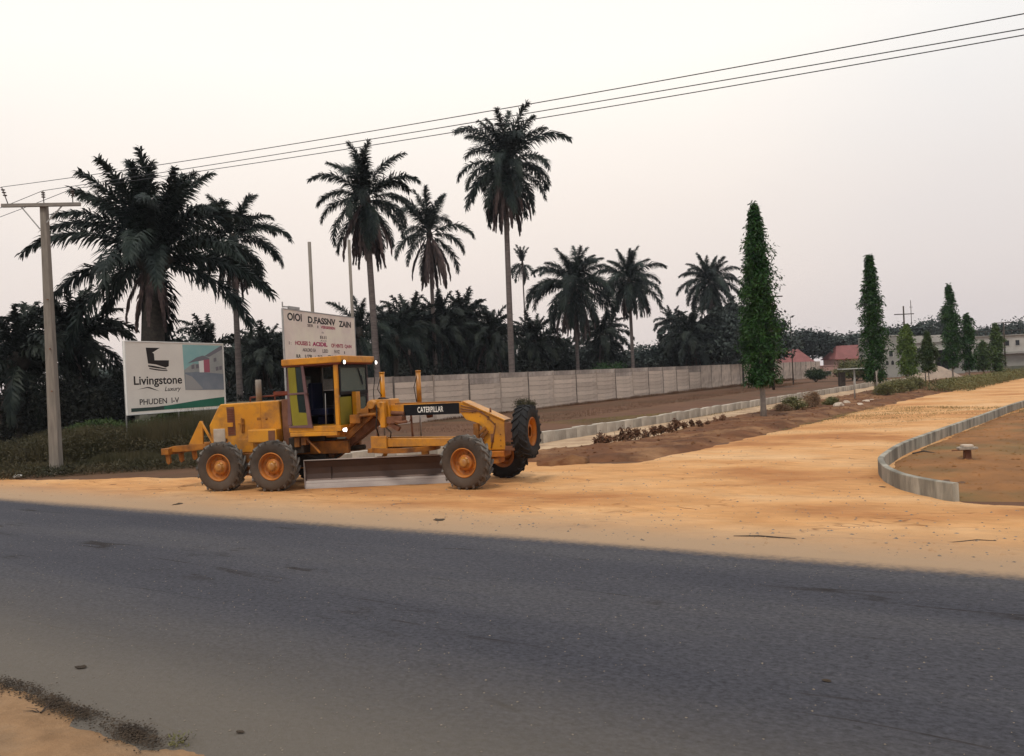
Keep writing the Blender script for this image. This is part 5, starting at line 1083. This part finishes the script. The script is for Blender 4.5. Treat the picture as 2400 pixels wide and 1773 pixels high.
for (pts, rad, lab) in (([(2188, 1278), (2235, 1280), (2290, 1274), (2336, 1276)], .012, 'long thin dark stick lying on the sand at right'), ([(1720, 1262), (1780, 1264), (1865, 1270)], .014, 'thin dark twig lying on the sand by the asphalt'), ([(2140, 1066), (2165, 1062), (2195, 1067)], .03, 'dark branch lying inside the curved kerb')):
    b = MB(); q_ = [gp(*p)+Vector((0, 0, .05 if i else .03)) for i, p in enumerate(pts)]; b.tube(q_, [rad]*(len(q_)-1)+[rad*.4], 6); tag(b.build('stick', M['barkd']), lab, 'stick')
p = gp(42, 1122); tag(link('litter', rock_mesh(22, M['white'], .4), None, (p.x, p.y, .08), None, .16), 'crumpled white litter at the grass edge far left', 'litter')
# stub post carrying a broken slab on the plot
p = gp(2268, 1082); t = thing('broken_slab_post', 'dark stub post carrying a tilted broken slab on the bare plot', 'stub post', (p.x, p.y, 0)); t.scale = (.8, .8, .9)
b = MB(); b.prism([(-.10, 0), (.10, 0), (.085, .34), (-.09, .34)], -.09, .09); b.build('post', M['rust'], t, bevel=.01)
b = MB(); b.plate([(-.36, -.2), (.05, -.28), (.30, -.12), (.26, .2), (-.1, .3), (-.3, .1)], .36, .42); b.build('slab', M['stone'], t, bevel=.01)
b = MB(); b.plate([(-.18, -.14), (.12, -.18), (.2, .05), (.0, .2), (-.17, .1)], .425, .49); b.build('slab', M['stonew'], t, bevel=.015)
b = MB(); b.bar((-.55, -.1, .345), (-.05, -.05, .35), .04, .03); b.build('splinter', M['rust'], t)
# broken concrete block end and lumps by the front tyres
p = gp(1330, 1092); tag(link('earth_mound', rock_mesh(31, M['soil'], .55), None, (p.x-.1, p.y+.4, .02), (0, 0, .4), (.9, .45, .5)), 'brown earth mound at the end of the bank beside the front wheels', 'earth mound')

def scatter(name, label, n, fn, s0, s1, m, seed):
    r = np.random.RandomState(seed); Q = fn(r, n); n = len(Q); s = np.exp(r.uniform(math.log(s0), math.log(s1), (n, 1, 1)))
    oc = np.array([(1, 0, 0), (0, 1, 0), (-1, 0, 0), (0, -1, 0), (0, 0, .55), (0, 0, -.4)])[None]*r.uniform(.6, 1.4, (n, 6, 1))
    a = r.uniform(0, 6.28, n); ca, sa_ = np.cos(a), np.sin(a); X = oc[..., 0]*ca[:, None]-oc[..., 1]*sa_[:, None]; Y = oc[..., 0]*sa_[:, None]+oc[..., 1]*ca[:, None]
    V = (np.stack([X, Y, oc[..., 2]], -1)*s+Q[:, None, :]).reshape(-1, 3)
    f = np.array([(0, 1, 4), (1, 2, 4), (2, 3, 4), (3, 0, 4), (1, 0, 5), (2, 1, 5), (3, 2, 5), (0, 3, 5)]); F = (np.arange(n)[:, None, None]*6+f[None]).reshape(-1, 3)
    return tag(link(name, npmesh(name, V, F, m)), label, 'gravel', kind='stuff')
def on_dirt(r, n):
    a = np.radians(r.uniform(-40, 42, n)); R = np.exp(r.uniform(math.log(11), math.log(60), n)); X = R*np.sin(a); Y = R*np.cos(a); z = dirt_z(X, Y); k = z > .012; return np.stack([X, Y, z], 1)[k]
scatter('gravel', 'scattered pebbles and crumbs of earth on the dirt road', 5200, on_dirt, .008, .034, M['stone'], 3)
def on_bank(r, n):
    x = r.uniform(-2, 50, n); y_ = r.uniform(24, 95, n); z = bank_z(x, y_); k = z > .01; return np.stack([x, y_, z+.01], 1)[k]
scatter('soil_clods', 'loose brown clods over the soil bank', 9000, on_bank, .02, .09, M['soil'], 8)
def on_dirt2(r, n):
    Q = on_dirt(r, n); k = vnoise(Q[:, 0]*.35, Q[:, 1]*.5, 4) > .62; return Q[k]
scatter('soil_clods', 'patches of loose orange clods on the dirt road', 5000, on_dirt2, .012, .05, M['sand'], 9)
def on_plot(r, n):
    x = r.uniform(8, 26, n); y_ = r.uniform(12, 36, n); z = plot_z(x, y_); k = z > .01; return np.stack([x, y_, z], 1)[k]
scatter('soil_clods', 'loose reddish clods on the bare plot inside the kerb', 4000, on_plot, .012, .07, M['plot'], 10)
def on_road(r, n):
    t = r.uniform(-22, 26, n); nn = 3.9+r.uniform(0, 1, n)**1.8*8; p = np.outer(t, RD)+np.outer(nn, RN); p[:, 2] = .012; return p
scatter('gravel', 'fine loose chips on the asphalt', 6000, on_road, .004, .013, M['stone'], 4)
def berm(r, n):
    t = r.uniform(0, 1, n); t = t[vnoise(t*14, t*0+2, 5) > r.uniform(.0, .75, n)]; n = len(t); x = np.interp(t, [0, .25, .45, .75, 1], [-6.4, -4.75, -4.2, -3.35, -2.9]); y_ = np.interp(t, [0, .25, .45, .75, 1], [8.55, 7.66, 7.22, 6.65, 6.3])
    k = r.normal(size=(n, 2))*(.03+.06*vnoise(t*9, t*0, 3))[:, None]; z = .03+.035*np.exp(-(k**2).sum(1)/.006)*r.uniform(0, 1, n); return np.stack([x+k[:, 0], y_+k[:, 1], z], 1)
scatter('gravel', 'dark crumbly ridge of soil along the near asphalt edge', 9000, berm, .004, .013, M['darkstone'], 6)
p = gp(428, 1748); t = thing('weed', 'small yellow green weed at the near asphalt edge', 'weed', (p.x, p.y, .02))
link('foliage', leafcloud(clumps(90, 8, .10, .05, .02, .02, .025, 77), .04, .3, M['olivel'], 'foliage', .1, 3), t)
b = MB(); b.tube([(0, 0, 0), (.05, 0, .05)], .004, 5); b.build('stem', M['barkd'], t)
p = gp(95, 1680); t = thing('twiggy_weed', 'dry twiggy weed on the near sandy corner', 'weed', (p.x, p.y, .03)); b = MB()
for k in range(9):
    a = rnd.uniform(0, 6.28); b.tube([(0, 0, 0), (.06*math.cos(a), .06*math.sin(a), .03), (.13*math.cos(a+.3), .13*math.sin(a+.3), .05)], [.004, .003, .001], 4)
b.build('stem', M['barkd'], t)

# ------------------------------------------------------------------ thin dusty air
hz = MB(); hz.box((-655, -655, -1), (655, 655, 34)); vm = bpy.data.materials.new('haze'); vm.use_nodes = True; vt = vm.node_tree; vt.nodes.clear()
vo = vt.nodes.new('ShaderNodeOutputMaterial'); pv = vt.nodes.new('ShaderNodeVolumePrincipled'); pv.inputs['Density'].default_value = .00022; pv.inputs['Color'].default_value = (.80, .86, .95, 1); pv.inputs['Anisotropy'].default_value = .2
vt.links.new(pv.outputs[0], vo.inputs['Volume']); tag(hz.build('haze', vm), kind='stuff')
